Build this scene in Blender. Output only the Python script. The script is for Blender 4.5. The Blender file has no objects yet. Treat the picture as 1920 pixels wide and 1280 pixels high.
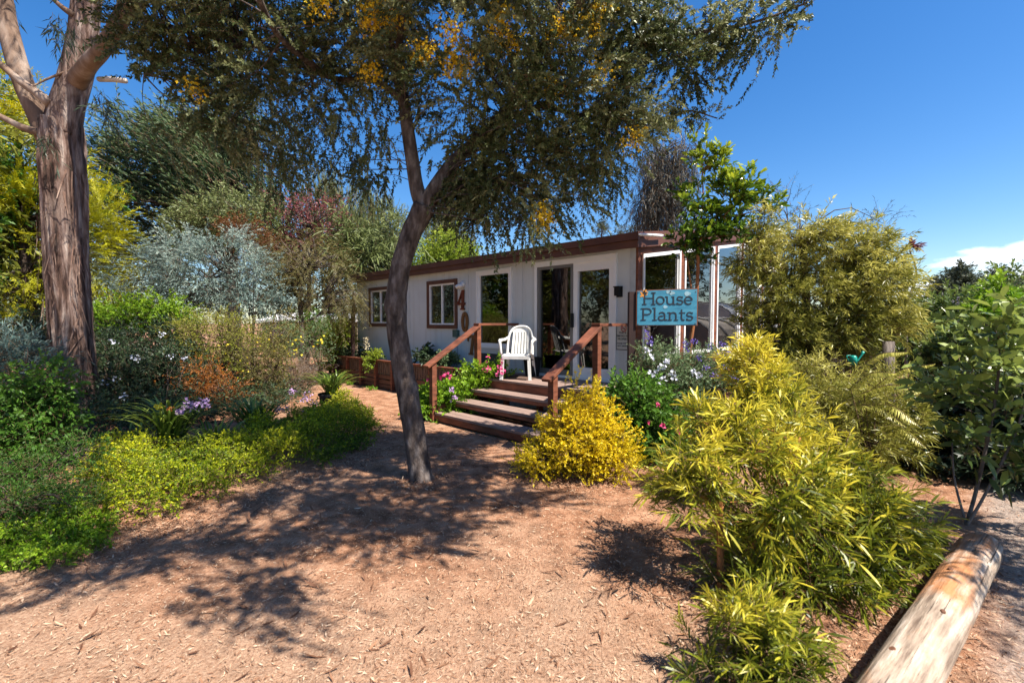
import bpy, math
import numpy as np
from mathutils import Vector, noise as mnoise

# ---------------------------------------------------------------- camera, sky, sun, exposure
SC = bpy.context.scene
COL = SC.collection
R = math.radians
F = 853.3
PITCH = math.atan(35 / F)
EYE = 1.6
cam_d = bpy.data.cameras.new('camera'); cam = bpy.data.objects.new('camera', cam_d); COL.objects.link(cam)
cam.location = (0, 0, EYE); cam.rotation_euler = (math.pi / 2 - PITCH, 0, 0)
cam_d.sensor_width = 36; cam_d.lens = 36 * F / 1920; cam_d.clip_start = 0.05; cam_d.clip_end = 3000
cam_d.dof.use_dof = True; cam_d.dof.focus_distance = 7.5; cam_d.dof.aperture_fstop = 2.2
SC.camera = cam

SUN_AZ = math.atan2(-0.525, 0.85)      # direction towards the sun, from +X
SUN_EL = R(57)
sd = Vector((math.cos(SUN_AZ) * math.cos(SUN_EL), math.sin(SUN_AZ) * math.cos(SUN_EL), math.sin(SUN_EL)))
sun_d = bpy.data.lights.new('sun', 'SUN'); sun_d.energy = 5.0; sun_d.angle = R(0.53); sun_d.color = (1.0, 0.93, 0.83)
sun = bpy.data.objects.new('sun', sun_d); COL.objects.link(sun)
sun.rotation_euler = sd.to_track_quat('Z', 'Y').to_euler(); sun.location = (6, -6, 14)

world = bpy.data.worlds.new('World'); SC.world = world; world.use_nodes = True
wt = world.node_tree; wt.nodes.clear()
def N(t, typ, **kw):
    n = t.nodes.new(typ)
    for k, v in kw.items(): setattr(n, k, v)
    return n
wo = N(wt, 'ShaderNodeOutputWorld'); bg = N(wt, 'ShaderNodeBackground')
sky = N(wt, 'ShaderNodeTexSky', sky_type='NISHITA'); sky.sun_disc = False
sky.sun_elevation = SUN_EL; sky.sun_rotation = math.pi / 2 - SUN_AZ
sky.air_density = 1.0; sky.dust_density = 0.5; sky.ozone_density = 2.6
hs = N(wt, 'ShaderNodeHueSaturation'); hs.inputs['Saturation'].default_value = 1.36
hs.inputs['Hue'].default_value = 0.505
wt.links.new(sky.outputs[0], hs.inputs['Color'])
# one low cumulus bank near the right horizon, part of the sky itself
tc = N(wt, 'ShaderNodeTexCoord'); sep = N(wt, 'ShaderNodeSeparateXYZ'); wt.links.new(tc.outputs['Generated'], sep.inputs[0])
def M(op, a, b=None, c=None, t=None, clamp=False):
    t = t or wt
    n = N(t, 'ShaderNodeMath', operation=op); n.use_clamp = clamp
    for i, v in enumerate((a, b, c)):
        if v is None: continue
        if isinstance(v, (int, float)): n.inputs[i].default_value = v
        else: t.links.new(v, n.inputs[i])
    return n.outputs[0]
az = M('ARCTAN2', sep.outputs[0], sep.outputs[1])
el = M('ARCSINE', sep.outputs[2])
cv = N(wt, 'ShaderNodeCombineXYZ'); wt.links.new(M('MULTIPLY', az, 7.0), cv.inputs[0]); wt.links.new(M('MULTIPLY', el, 22.0), cv.inputs[1])
cn = N(wt, 'ShaderNodeTexNoise'); cn.inputs['Scale'].default_value = 1.6; cn.inputs['Detail'].default_value = 6; cn.inputs['Roughness'].default_value = 0.55
wt.links.new(cv.outputs[0], cn.inputs['Vector'])
def bump_at(a0, e0, ra, re):
    x = M('DIVIDE', M('SUBTRACT', az, R(a0)), R(ra)); y = M('DIVIDE', M('SUBTRACT', el, R(e0)), R(re))
    return M('SUBTRACT', 1.0, M('SQRT', M('ADD', M('MULTIPLY', x, x), M('MULTIPLY', y, y))))
m = bump_at(50.5, 5.6, 6.0, 1.7)
for q in ((43.5, 3.0, 5, 1.0), (54, 3.6, 8, 1.2), (50, 4.4, 5.0, 1.3)): m = M('MAXIMUM', m, bump_at(*q))
cm = M('MULTIPLY', M('ADD', m, M('MULTIPLY', M('SUBTRACT', cn.outputs[0], 0.5), 2.2)), 2.6, clamp=True)
cm = M('MULTIPLY', cm, 0.9)
cmx = N(wt, 'ShaderNodeMixRGB'); wt.links.new(cm, cmx.inputs[0]); wt.links.new(hs.outputs[0], cmx.inputs[1]); cmx.inputs[2].default_value = (8.5, 8.8, 9.4, 1)
wt.links.new(cmx.outputs[0], bg.inputs[0]); bg.inputs[1].default_value = 0.08
wt.links.new(bg.outputs[0], wo.inputs[0])
SC.view_settings.view_transform = 'Standard'; SC.view_settings.look = 'None'; SC.view_settings.exposure = 1.28
SC.view_settings.gamma = 1.0; SC.view_settings.use_curve_mapping = False
SC.cycles.max_bounces = 8; SC.cycles.transparent_max_bounces = 12; SC.cycles.use_denoising = True
SC.cycles.diffuse_bounces = 3

# ---------------------------------------------------------------- measuring helpers (surveyed from the place)
def ray(u, v):
    x = (u - 960) / F; y = (640 - v) / F
    return (x, math.cos(PITCH) + y * math.sin(PITCH), -math.sin(PITCH) + y * math.cos(PITCH))
def P(u, v, Y):
    d = ray(u, v); t = Y / d[1]; return np.array((d[0] * t, Y, EYE + d[2] * t))
def G(u, v, z=0.0):
    d = ray(u, v); t = (z - EYE) / d[2]; return np.array((d[0] * t, d[1] * t, z))

# ---------------------------------------------------------------- material helpers
def newmat(name):
    m = bpy.data.materials.new(name); m.use_nodes = True
    t = m.node_tree; b = t.nodes['Principled BSDF']; return m, t, b
def noise_n(t, scale, detail=4, rough=0.55, vec=None, stretch=None, obj=True):
    n = N(t, 'ShaderNodeTexNoise'); n.inputs['Scale'].default_value = scale; n.inputs['Detail'].default_value = detail; n.inputs['Roughness'].default_value = rough
    c = N(t, 'ShaderNodeTexCoord'); src = c.outputs['Object']
    if stretch:
        mp = N(t, 'ShaderNodeMapping'); mp.inputs['Scale'].default_value = stretch; t.links.new(src, mp.inputs[0]); src = mp.outputs[0]
    t.links.new(src, n.inputs['Vector']); return n.outputs[0]
def ramp(t, fac, stops):
    r = N(t, 'ShaderNodeValToRGB'); e = r.color_ramp.elements
    while len(e) < len(stops): e.new(0.5)
    for i, (p, c) in enumerate(stops): e[i].position = p; e[i].color = (*c, 1)
    t.links.new(fac, r.inputs[0]); return r.outputs[0]
def bump(t, b, h, strength=0.3, dist=0.01):
    n = N(t, 'ShaderNodeBump'); n.inputs['Strength'].default_value = strength; n.inputs['Distance'].default_value = dist
    t.links.new(h, n.inputs['Height']); t.links.new(n.outputs[0], b.inputs['Normal'])
def plain(name, col, rough=0.6, var=0.15, scale=6, spec=0.4, bumpy=0.1, metal=0.0, stretch=None):
    m, t, b = newmat(name); f = noise_n(t, scale, 5, stretch=stretch)
    lo = tuple(c * (1 - var) for c in col); hi = tuple(min(1, c * (1 + var)) for c in col)
    t.links.new(ramp(t, f, [(0.3, lo), (0.7, hi)]), b.inputs['Base Color'])
    b.inputs['Roughness'].default_value = rough; b.inputs['Specular IOR Level'].default_value = spec; b.inputs['Metallic'].default_value = metal
    if bumpy: bump(t, b, noise_n(t, scale * 6, 4, stretch=stretch), bumpy, 0.01)
    return m
def leafmat(name, c0, c1, c2, trans=0.3, rough=0.5, spec=0.35):
    m, t, b = newmat(name)
    a = N(t, 'ShaderNodeAttribute'); a.attribute_name = 'tint'
    col = ramp(t, a.outputs['Fac'], [(0.05, c0), (0.5, c1), (0.95, c2)])
    t.links.new(col, b.inputs['Base Color']); b.inputs['Roughness'].default_value = rough; b.inputs['Specular IOR Level'].default_value = spec
    tr = N(t, 'ShaderNodeBsdfTranslucent'); t.links.new(col, tr.inputs[0])
    mx = N(t, 'ShaderNodeMixShader'); mx.inputs[0].default_value = trans
    t.links.new(b.outputs[0], mx.inputs[1]); t.links.new(tr.outputs[0], mx.inputs[2])
    t.links.new(mx.outputs[0], t.nodes['Material Output'].inputs[0]); return m
def bark(name, c0, c1, c2, sc=(14, 14, 2.2), strength=0.6, scale=1.0):
    m, t, b = newmat(name)
    f = noise_n(t, scale, 8, 0.6, stretch=sc)
    t.links.new(ramp(t, f, [(0.32, c0), (0.5, c1), (0.68, c2)]), b.inputs['Base Color'])
    b.inputs['Roughness'].default_value = 0.85; b.inputs['Specular IOR Level'].default_value = 0.2
    bump(t, b, noise_n(t, scale * 2.2, 8, 0.7, stretch=sc), strength, 0.03); return m

# ---------------------------------------------------------------- mesh helpers
def mk_mesh(name, V, groups, mats, tint=None, smooth=False):
    """groups: list of (faces int array (n,k), material index)."""
    V = np.asarray(V, dtype=np.float32)
    me = bpy.data.meshes.new(name); me.vertices.add(len(V)); me.vertices.foreach_set('co', V.ravel())
    tot = []; li = []; mi = []
    for fa, k in groups:
        fa = np.asarray(fa, dtype=np.int32)
        if len(fa) == 0: continue
        tot.append(np.full(len(fa), fa.shape[1], dtype=np.int32)); li.append(fa.ravel()); mi.append(np.full(len(fa), k, dtype=np.int32))
    tot = np.concatenate(tot); li = np.concatenate(li); mi = np.concatenate(mi)
    me.loops.add(len(li)); me.loops.foreach_set('vertex_index', li)
    me.polygons.add(len(tot)); me.polygons.foreach_set('loop_start', np.concatenate(([0], np.cumsum(tot)[:-1])).astype(np.int32))
    me.polygons.foreach_set('material_index', mi)
    me.polygons.foreach_set('use_smooth', np.full(len(tot), bool(smooth)))
    for m_ in mats: me.materials.append(m_)
    if tint is not None:
        at = me.attributes.new('tint', 'FLOAT', 'POINT'); at.data.foreach_set('value', np.asarray(tint, dtype=np.float32))
    me.update(calc_edges=True); me.validate(); return me
class MB:
    def __init__(s): s.V = []; s.g = {}; s.n = 0; s.T = []
    def add(s, V, F_, k=0, tint=0.5):
        V = np.asarray(V, dtype=float); 
        if isinstance(F_, np.ndarray): F_ = [F_]
        elif len(F_) and isinstance(F_[0], np.ndarray) and F_[0].ndim == 2: pass
        else:
            d = {}
            for f in F_: d.setdefault(len(f), []).append(f)
            F_ = [np.array(x) for x in d.values()]
        for fa in F_:
            if len(fa): s.g.setdefault((fa.shape[1], k), []).append(fa + s.n)
        s.V.append(V); s.n += len(V); s.T.append(np.full(len(V), tint) if np.isscalar(tint) else np.asarray(tint)); return s
    def box(s, x0, x1, y0, y1, z0, z1, k=0):
        V = [(x, y, z) for z in (z0, z1) for y in (y0, y1) for x in (x0, x1)]
        return s.add(V, [(0, 2, 3, 1), (4, 5, 7, 6), (0, 1, 5, 4), (2, 6, 7, 3), (0, 4, 6, 2), (1, 3, 7, 5)], k)
    def beam(s, a, b, w, h, up=(0, 0, 1), k=0):
        a = np.array(a, float); b = np.array(b, float); d = b - a; L = np.linalg.norm(d); d /= L
        sx = np.cross(d, up); sx /= np.linalg.norm(sx); sy = np.cross(sx, d)
        V = [p + sx * w / 2 * i + sy * h / 2 * j for p in (a, b) for i, j in ((-1, -1), (1, -1), (1, 1), (-1, 1))]
        return s.add(V, [(3, 2, 1, 0), (4, 5, 6, 7), (0, 1, 5, 4), (1, 2, 6, 5), (2, 3, 7, 6), (3, 0, 4, 7)], k)
    def tube(s, path, rad, seg=8, k=0, cap=True, tint=0.5, fn=None):
        V, Fq, Fc = tube_geo(path, rad, seg, fn); s.add(V, [Fq] if not cap else [Fq], k, tint)
        if cap:
            n0 = s.n - len(V)
            s.g.setdefault((seg, k), []).append(np.array([Fc[0], Fc[1]]) + n0)
        return s
    def prism(s, pts, z0, z1, k=0, axis='z'):
        n = len(pts); V = [(x, y, z0) for x, y in pts] + [(x, y, z1) for x, y in pts]
        if axis == 'y': V = [(x, z, y) for x, y, z in V]
        if axis == 'x': V = [(z, x, y) for x, y, z in V]
        Fc = [tuple(range(n))[::-1], tuple(range(n, 2 * n))] + [(i, (i + 1) % n, n + (i + 1) % n, n + i) for i in range(n)]
        return s.add(V, Fc, k)
    def lathe(s, prof, c=(0, 0, 0), seg=20, k=0):
        V = [(c[0] + r * math.cos(2 * math.pi * i / seg), c[1] + r * math.sin(2 * math.pi * i / seg), c[2] + z) for r, z in prof for i in range(seg)]
        Fc = [(j * seg + i, j * seg + (i + 1) % seg, (j + 1) * seg + (i + 1) % seg, (j + 1) * seg + i) for j in range(len(prof) - 1) for i in range(seg)]
        return s.add(V, Fc, k)
    def build(s, name, mats, parent=None, smooth=False, rel=None):
        V = np.concatenate(s.V)
        if rel is not None: V = V - np.asarray(rel)
        if not isinstance(mats, (list, tuple)): mats = [mats]
        me = mk_mesh(name, V, [(np.concatenate(v), k[1]) for k, v in s.g.items()], mats, np.concatenate(s.T), smooth)
        o = bpy.data.objects.new(name, me); COL.objects.link(o)
        if parent is not None: o.parent = parent
        return o
def catmull(pts, n):
    pts = np.asarray(pts, float)
    if len(pts) < 3:
        t = np.linspace(0, 1, n)[:, None]; return pts[0] * (1 - t) + pts[-1] * t
    Q = np.vstack((2 * pts[0] - pts[1], pts, 2 * pts[-1] - pts[-2])); out = []
    for t in np.linspace(0, len(pts) - 1, n):
        i = min(int(t), len(pts) - 2); u = t - i; a, b, c, d = Q[i:i + 4]
        out.append(0.5 * ((2 * b) + (c - a) * u + (2 * a - 5 * b + 4 * c - d) * u * u + (3 * b - a - 3 * c + d) * u ** 3))
    return np.array(out)
def tube_geo(path, rad, seg, fn=None):
    path = np.asarray(path, float); n = len(path); rad = np.full(n, rad) if np.isscalar(rad) else np.asarray(rad, float)
    if len(rad) != n: rad = np.interp(np.linspace(0, 1, n), np.linspace(0, 1, len(rad)), rad)
    T = np.gradient(path, axis=0); T /= np.linalg.norm(T, axis=1)[:, None] + 1e-9
    ref = np.array((0, 1, 0.0)) if abs(T[0][1]) < 0.8 else np.array((1, 0, 0.0))
    a = np.cross(T, ref); a /= np.linalg.norm(a, axis=1)[:, None] + 1e-9; b = np.cross(T, a)
    th = np.linspace(0, 2 * np.pi, seg, endpoint=False)
    rr = rad[:, None] * np.ones(seg)[None]
    if fn is not None: rr = rr * fn(np.linspace(0, 1, n)[:, None], th[None])
    V = path[:, None] + a[:, None] * (np.cos(th)[None, :, None] * rr[..., None]) + b[:, None] * (np.sin(th)[None, :, None] * rr[..., None])
    i, j = np.meshgrid(np.arange(n - 1), np.arange(seg), indexing='ij'); j2 = (j + 1) % seg
    Fq = np.stack((i * seg + j, i * seg + j2, (i + 1) * seg + j2, (i + 1) * seg + j), -1).reshape(-1, 4)[:, ::-1]
    return V.reshape(-1, 3), Fq, (np.arange(seg), np.arange(seg)[::-1] + (n - 1) * seg)
def tag(o, label=None, cat=None, group=None, kind=None):
    if label: o['label'] = label
    if cat: o['category'] = cat
    if group: o['group'] = group
    if kind: o['kind'] = kind
    return o
def empty(name, loc, rz=0.0, label=None, cat=None, group=None):
    o = bpy.data.objects.new(name, None); COL.objects.link(o); o.location = loc; o.rotation_euler = (0, 0, rz)
    o.empty_display_size = 0.1; return tag(o, label, cat, group)

# ---------------------------------------------------------------- foliage helpers
def unit(v): return v / (np.linalg.norm(v, axis=-1, keepdims=True) + 1e-9)
def perp(D, rng):
    a = unit(np.cross(D, rng.normal(size=D.shape))); return a, np.cross(D, a)
def blob(u, v, Y, ru, rv, ry=None):
    c = P(u, v, Y); rx = ru * Y / F; return (*c, rx, rx if ry is None else ry, rv * Y / F)
def twigs(rng, blobs, K, M_, cr, out=0.6, up=0.4, jit=0.5, lo=0.35, bias=None, zmin=0.03, coh=0.0):
    """K clumps spread through the blobs, M_ twigs in each: returns origins, directions, clump value, clump centres"""
    B = np.array(blobs, float); w = (B[:, 3] * B[:, 4] * B[:, 5]) ** (2 / 3); w /= w.sum()
    bi = rng.choice(len(B), K, p=w); b = B[bi]
    d = unit(rng.normal(size=(K, 3))); r = (lo ** 3 + (1 - lo ** 3) * rng.random(K)) ** (1 / 3)
    C_ = b[:, :3] + d * r[:, None] * b[:, 3:6]
    cv = rng.random(K); ids = np.repeat(np.arange(K), M_)
    O = C_[ids] + rng.normal(size=(K * M_, 3)) * cr
    D = unit(C_[ids] - b[ids, :3] + 1e-6) * out + np.array((0, 0, up)) + rng.normal(size=O.shape) * jit
    if coh: D = D + coh * unit(rng.normal(size=(K, 3)) * (1, 1, 0.7))[ids]
    if bias is not None: D = D + np.array(bias)
    D = unit(D); k = O[:, 2] > zmin
    return O[k], D[k], cv[ids][k], C_
def leaf_geo(rng, O, D, L, n, ll, lw, ang=50, droop=0.2, jit=0.25, flat=False, curve=0.0, t0=0.12, detail=False, vary=0.3, taper=0.0, side_ref='twig'):
    m = len(O); L = np.broadcast_to(np.asarray(L, float), (m,)); t = np.linspace(t0, 1, n)[None] + rng.normal(size=(m, n)) * 0.02
    p = O[:, None] + D[:, None] * (L[:, None] * t)[..., None]; p[..., 2] -= droop * L[:, None] * t * t
    T = D[:, None] + 0 * p; T[..., 2] -= 2 * droop * t; T = unit(T)
    if flat:
        a = unit(np.cross(D, np.array((0, 0, 1.0))) + rng.normal(size=D.shape) * 0.15)[:, None] + 0 * p; b = np.cross(T, a)
        ph = (np.arange(n) % 2)[None] * np.pi + rng.normal(size=(m, n)) * 0.25
    else:
        a0, b0 = perp(D, rng); a = a0[:, None] + 0 * p; b = b0[:, None] + 0 * p
        ph = np.arange(n)[None] * 2.4 + rng.random((m, 1)) * 6.28 + rng.normal(size=(m, n)) * 0.3
    A = R(ang) * (1 - 0.45 * t * (1 if not flat else 0.5)) + rng.normal(size=(m, n)) * jit * 0.5
    S = a * np.cos(ph)[..., None] + b * np.sin(ph)[..., None]
    d = T * np.cos(A)[..., None] + S * np.sin(A)[..., None]
    W = unit(np.cross(d, T) + rng.normal(size=d.shape) * jit) if not flat else unit(np.cross(d, b) + rng.normal(size=d.shape) * jit * 0.6)
    sc = (1 + rng.normal(size=(m, n)) * vary).clip(0.4, 1.8) * (1 - taper * t)
    return p.reshape(-1, 3), unit(d).reshape(-1, 3), W.reshape(-1, 3), (ll * sc).ravel(), (lw * sc).ravel(), np.repeat(np.arange(m), n), np.broadcast_to(t, (m, n)).ravel()
def leaf_mesh(mb, p, d, W, ll, lw, tint, k=0, detail=False, curve=0.25, fold=0.0):
    n = len(p); nr = unit(np.cross(W, d)); L = ll[:, None]; w = lw[:, None]
    dn = np.zeros_like(p); dn[:, 2] = -1
    if not detail:
        V = np.stack((p, p + d * L * 0.45 + W * w / 2, p + d * L + dn * L * curve * 0.5, p + d * L * 0.45 - W * w / 2), 1)
        f = np.arange(n)[:, None] * 4 + np.arange(4)[None]
        mb.add(V.reshape(-1, 3), f, k, np.repeat(tint, 4))
    else:
        c1 = p + d * L * 0.35 + dn * L * curve * 0.08; c2 = p + d * L * 0.72 + dn * L * curve * 0.4; e = p + d * L * 0.98 + dn * L * curve * 0.85
        V = np.stack((p, c1 + W * w / 2, c1 - W * w / 2, c2 + W * w * 0.42, c2 - W * w * 0.42, e), 1)
        b0 = np.arange(n)[:, None] * 6
        mb.add(V.reshape(-1, 3), [(b0 + np.array([[1, 3, 4, 2]])), ], k, np.repeat(tint, 6))
        n0 = mb.n - 6 * n
        mb.g.setdefault((3, k), []).append(np.concatenate((b0 + np.array([[0, 1, 2]]), b0 + np.array([[3, 5, 4]]))) + n0)
def twig_mesh(mb, O, D, L, droop, r, k=1):
    m = len(O); L = np.broadcast_to(np.asarray(L, float), (m,)); ts = np.array((0, 0.5, 1.0))
    p = O[:, None] + D[:, None] * (L[:, None] * ts)[..., None]; p[..., 2] -= droop * L[:, None] * ts ** 2
    a = unit(np.cross(D, np.array((0.3, 0.5, 0.8)))); b = np.cross(D, a)
    th = np.array((0, 2.094, 4.189)); rr = r * np.array((1, 0.7, 0.3))
    V = p[:, :, None] + (a[:, None, None] * np.cos(th)[None, None, :, None] + b[:, None, None] * np.sin(th)[None, None, :, None]) * rr[None, :, None, None]
    q = []
    for i in range(2):
        for j in range(3): q.append((i * 3 + j, i * 3 + (j + 1) % 3, i * 3 + 3 + (j + 1) % 3, i * 3 + 3 + j))
    f = (np.arange(m)[:, None, None] * 9 + np.array(q)[None]).reshape(-1, 4)
    mb.add(V.reshape(-1, 3), f, k, 0.5)
def foliage(mb, rng, blobs, K, M_, cr, tl, n, ll, lw, tipw=0.35, zspan=None, k=0, tk=1, twr=0.0016, tints=(0.5, 0.3), **kw):
    tw = {a: kw.pop(a) for a in ('out', 'up', 'jit', 'lo', 'bias', 'coh') if a in kw}
    if 'tjit' in kw: ljit = kw.pop('tjit')
    else: ljit = 0.25
    detail = kw.pop('detail', False); curve = kw.pop('curve', 0.25); droop = kw.get('droop', 0.2)
    O, D, cv, C_ = twigs(rng, blobs, K, M_, cr, **tw)
    L = tl * (0.6 + 0.7 * rng.random(len(O)))
    p, d, W, l, w, ti, t = leaf_geo(rng, O, D, L, n, ll, lw, jit=ljit, **kw)
    z0 = min(b[2] - b[5] for b in blobs); z1 = max(b[2] + b[5] for b in blobs)
    h = ((p[:, 2] - z0) / (z1 - z0 + 1e-6)).clip(0, 1)
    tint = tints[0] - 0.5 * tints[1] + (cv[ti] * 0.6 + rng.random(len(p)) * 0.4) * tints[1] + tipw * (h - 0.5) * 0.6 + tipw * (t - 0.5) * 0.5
    ok = p[:, 2] > 0.01
    leaf_mesh(mb, p[ok], d[ok], W[ok], l[ok], w[ok], tint[ok].clip(0, 1), k, detail, curve)
    if twr: twig_mesh(mb, O, D, L, droop, twr, tk)
    return C_
def branches(mb, rng, skel, C_, r0=0.012, k=0, frac=1.0, sag=0.0, seg=5):
    """a limb from the nearest lower skeleton point to each clump centre"""
    S = np.asarray(skel); 
    for c in C_:
        if rng.random() > frac: continue
        dd = np.linalg.norm(S - c, axis=1) + 1.2 * np.maximum(0, S[:, 2] - c[2] + 0.05); dd = dd * (1 + 0.22 * rng.random(len(dd))); i = np.argmin(dd)
        a = S[i]; L = np.linalg.norm(c - a)
        mid = (a + c) / 2 + rng.normal(size=3) * 0.09 * L + np.array((0, 0, 0.10 * L + sag))
        mb.tube(catmull([a, mid, c], 6), np.linspace(r0 * (0.5 + 0.5 * min(1, L)), r0 * 0.25, 6), seg, k, cap=False)
M_TWIG = plain('twig_bark', (0.16, 0.095, 0.05), 0.8)
M_BARKD = bark('dark_bark', (0.03, 0.022, 0.018), (0.075, 0.052, 0.04), (0.13, 0.10, 0.08))
M_BARKG = bark('grey_bark', (0.07, 0.055, 0.045), (0.15, 0.12, 0.10), (0.24, 0.20, 0.17))
def plant(name, label, cat, base, blobs, fol, mat, stems='auto', part='foliage', stemname='stem', seed=1, group=None, r0=0.012, sfrac=1.0, stemmat=None, nst=5, twmat=None):
    rng = np.random.default_rng(seed); base = np.asarray(base, float)
    root = empty(name, base, 0, label, cat, group)
    mb = MB(); fo = dict(fol); C_ = foliage(mb, rng, blobs, **fo)
    mb.build(part, [mat, twmat or M_TWIG], root, rel=base)
    sb = MB(); B = np.array(blobs)
    if isinstance(stems, str):
        skel = []
        for i in range(nst):
            q = B[rng.integers(len(B))]; top = q[:3] + rng.normal(size=3) * 0.2 * q[3:6]
            b0 = base + np.array((rng.normal() * 0.04, rng.normal() * 0.04, 0)); mid = (b0 + top) / 2 + rng.normal(size=3) * 0.06 + (0, 0, 0.1 * (top[2] - b0[2]))
            pa = catmull([b0, mid, top], 10); sb.tube(pa, np.linspace(r0 * 1.6, r0 * 0.5, 10), 6); skel.append(pa)
        skel = np.vstack(skel)
    else:
        skel = []
        for pts, rad in stems:
            pa = catmull(pts, 8 * len(pts)); sb.tube(pa, np.interp(np.linspace(0, 1, len(pa)), np.linspace(0, 1, len(rad)), rad), 10); skel.append(pa)
        skel = np.vstack(skel)
    branches(sb, rng, skel, C_, r0, frac=sfrac)
    sb.build(stemname, stemmat or M_BARKD, root, smooth=True, rel=base)
    return root
def flowers(root, rng, C, rad, n, size, mat, name='blossom', petals=5, rel=None, ball=False, jit=1.0):
    """small many-petalled flowers scattered at the given centres"""
    mb = MB(); C = np.asarray(C, float)
    pos = C[rng.integers(len(C), size=n)] + rng.normal(size=(n, 3)) * rad
    ax = unit(rng.normal(size=(n, 3)) * jit + np.array((0.2, -0.8, 0.5))); a, b = perp(ax, rng)
    for k in range(petals):
        ph = 2 * np.pi * k / petals
        d = unit(a * math.cos(ph) + b * math.sin(ph) + ax * (0.35 if not ball else rng.normal() * 1.0)); W = np.cross(ax, d)
        sz = size * (0.8 + 0.4 * rng.random(n)); leaf_mesh(mb, pos, d, W, sz, sz * 0.75, rng.random(n), 0, False, 0.1)
    return mb.build(name, mat, root, rel=root.location if rel is None else rel)
RNG = np.random.default_rng(7)
# ---------------------------------------------------------------- ground
def ground_mat():
    m, t, b = newmat('mulch_ground')
    big = noise_n(t, 0.55, 5, 0.6); mid = noise_n(t, 5.0, 8, 0.7); fine = noise_n(t, 60.0, 6, 0.75)
    str1 = noise_n(t, 1.0, 3, 0.6, stretch=(95, 28, 40)); str2 = noise_n(t, 1.0, 3, 0.6, stretch=(30, 110, 40))
    base = ramp(t, mid, [(0.34, (0.115, 0.050, 0.026)), (0.50, (0.29, 0.140, 0.077)), (0.66, (0.44, 0.25, 0.155))])
    chip = M('MAXIMUM', str1, str2, t=t)
    cm_ = M('MULTIPLY', M('SUBTRACT', chip, 0.60, t=t), 9.0, t=t, clamp=True)
    mx = N(t, 'ShaderNodeMixRGB'); t.links.new(cm_, mx.inputs[0]); t.links.new(base, mx.inputs[1]); mx.inputs[2].default_value = (0.50, 0.33, 0.21, 1)
    dk = M('MULTIPLY', M('SUBTRACT', 0.42, fine, t=t), 6.0, t=t, clamp=True)
    mx2 = N(t, 'ShaderNodeMixRGB'); t.links.new(M('MULTIPLY', dk, 0.75, t=t), mx2.inputs[0]); t.links.new(mx.outputs[0], mx2.inputs[1]); mx2.inputs[2].default_value = (0.06, 0.03, 0.018, 1)
    # dusty grey compacted patches, and the paler greyer lane beyond the log
    c = N(t, 'ShaderNodeTexCoord'); sp = N(t, 'ShaderNodeSeparateXYZ'); t.links.new(c.outputs['Object'], sp.inputs[0])
    side = M('SUBTRACT', M('SUBTRACT', sp.outputs[0], M('MULTIPLY', sp.outputs[1], 0.98, t=t), t=t), 0.1, t=t)
    lane = M('MULTIPLY', M('ADD', side, M('MULTIPLY', M('SUBTRACT', mid, 0.5, t=t), 0.6, t=t), t=t), 3.0, t=t, clamp=True)
    near = M('MULTIPLY', M('SUBTRACT', 3.0, M('ADD', sp.outputs[1], M('MULTIPLY', sp.outputs[0], 0.25, t=t), t=t), t=t), 0.55, t=t, clamp=True)
    dust = M('MULTIPLY', M('SUBTRACT', M('ADD', big, M('MULTIPLY', near, 0.34, t=t), t=t), 0.47, t=t), 5.0, t=t, clamp=True)
    mx3 = N(t, 'ShaderNodeMixRGB'); t.links.new(M('MULTIPLY', dust, 0.6, t=t), mx3.inputs[0]); t.links.new(mx2.outputs[0], mx3.inputs[1])
    t.links.new(ramp(t, fine, [(0.35, (0.20, 0.115, 0.07)), (0.6, (0.47, 0.33, 0.23))]), mx3.inputs[2])
    mx4 = N(t, 'ShaderNodeMixRGB'); t.links.new(M('MULTIPLY', lane, 0.8, t=t), mx4.inputs[0]); t.links.new(mx3.outputs[0], mx4.inputs[1])
    t.links.new(ramp(t, fine, [(0.35, (0.15, 0.125, 0.11)), (0.62, (0.40, 0.34, 0.29))]), mx4.inputs[2])
    t.links.new(mx4.outputs[0], b.inputs['Base Color']); b.inputs['Roughness'].default_value = 0.95; b.inputs['Specular IOR Level'].default_value = 0.15
    h = M('ADD', M('MULTIPLY', fine, 0.5, t=t), chip, t=t); bump(t, b, M('ADD', h, mid, t=t), 0.9, 0.02); return m
def gz(x, y): return 0.018 * mnoise.noise((x * 0.9, y * 0.9, 0)) + 0.008 * mnoise.noise((x * 4, y * 4, 3))
xs = np.concatenate(([-600, -200, -60, -25], np.linspace(-14, 14, 225), [25, 60, 200, 600])); ys = np.concatenate(([-600, -100, -20], np.linspace(-6, 18, 193), [26, 60, 200, 900]))
Vg = [(x, y, gz(x, y)) for y in ys for x in xs]; nx = len(xs)
ig, jg = np.meshgrid(np.arange(len(ys) - 1), np.arange(nx - 1), indexing='ij'); ii = ig * nx + jg
g = MB(); g.add(Vg, np.stack((ii, ii + 1, ii + nx + 1, ii + nx), -1).reshape(-1, 4))
tag(g.build('ground', ground_mat(), smooth=True), kind='structure')
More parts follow.
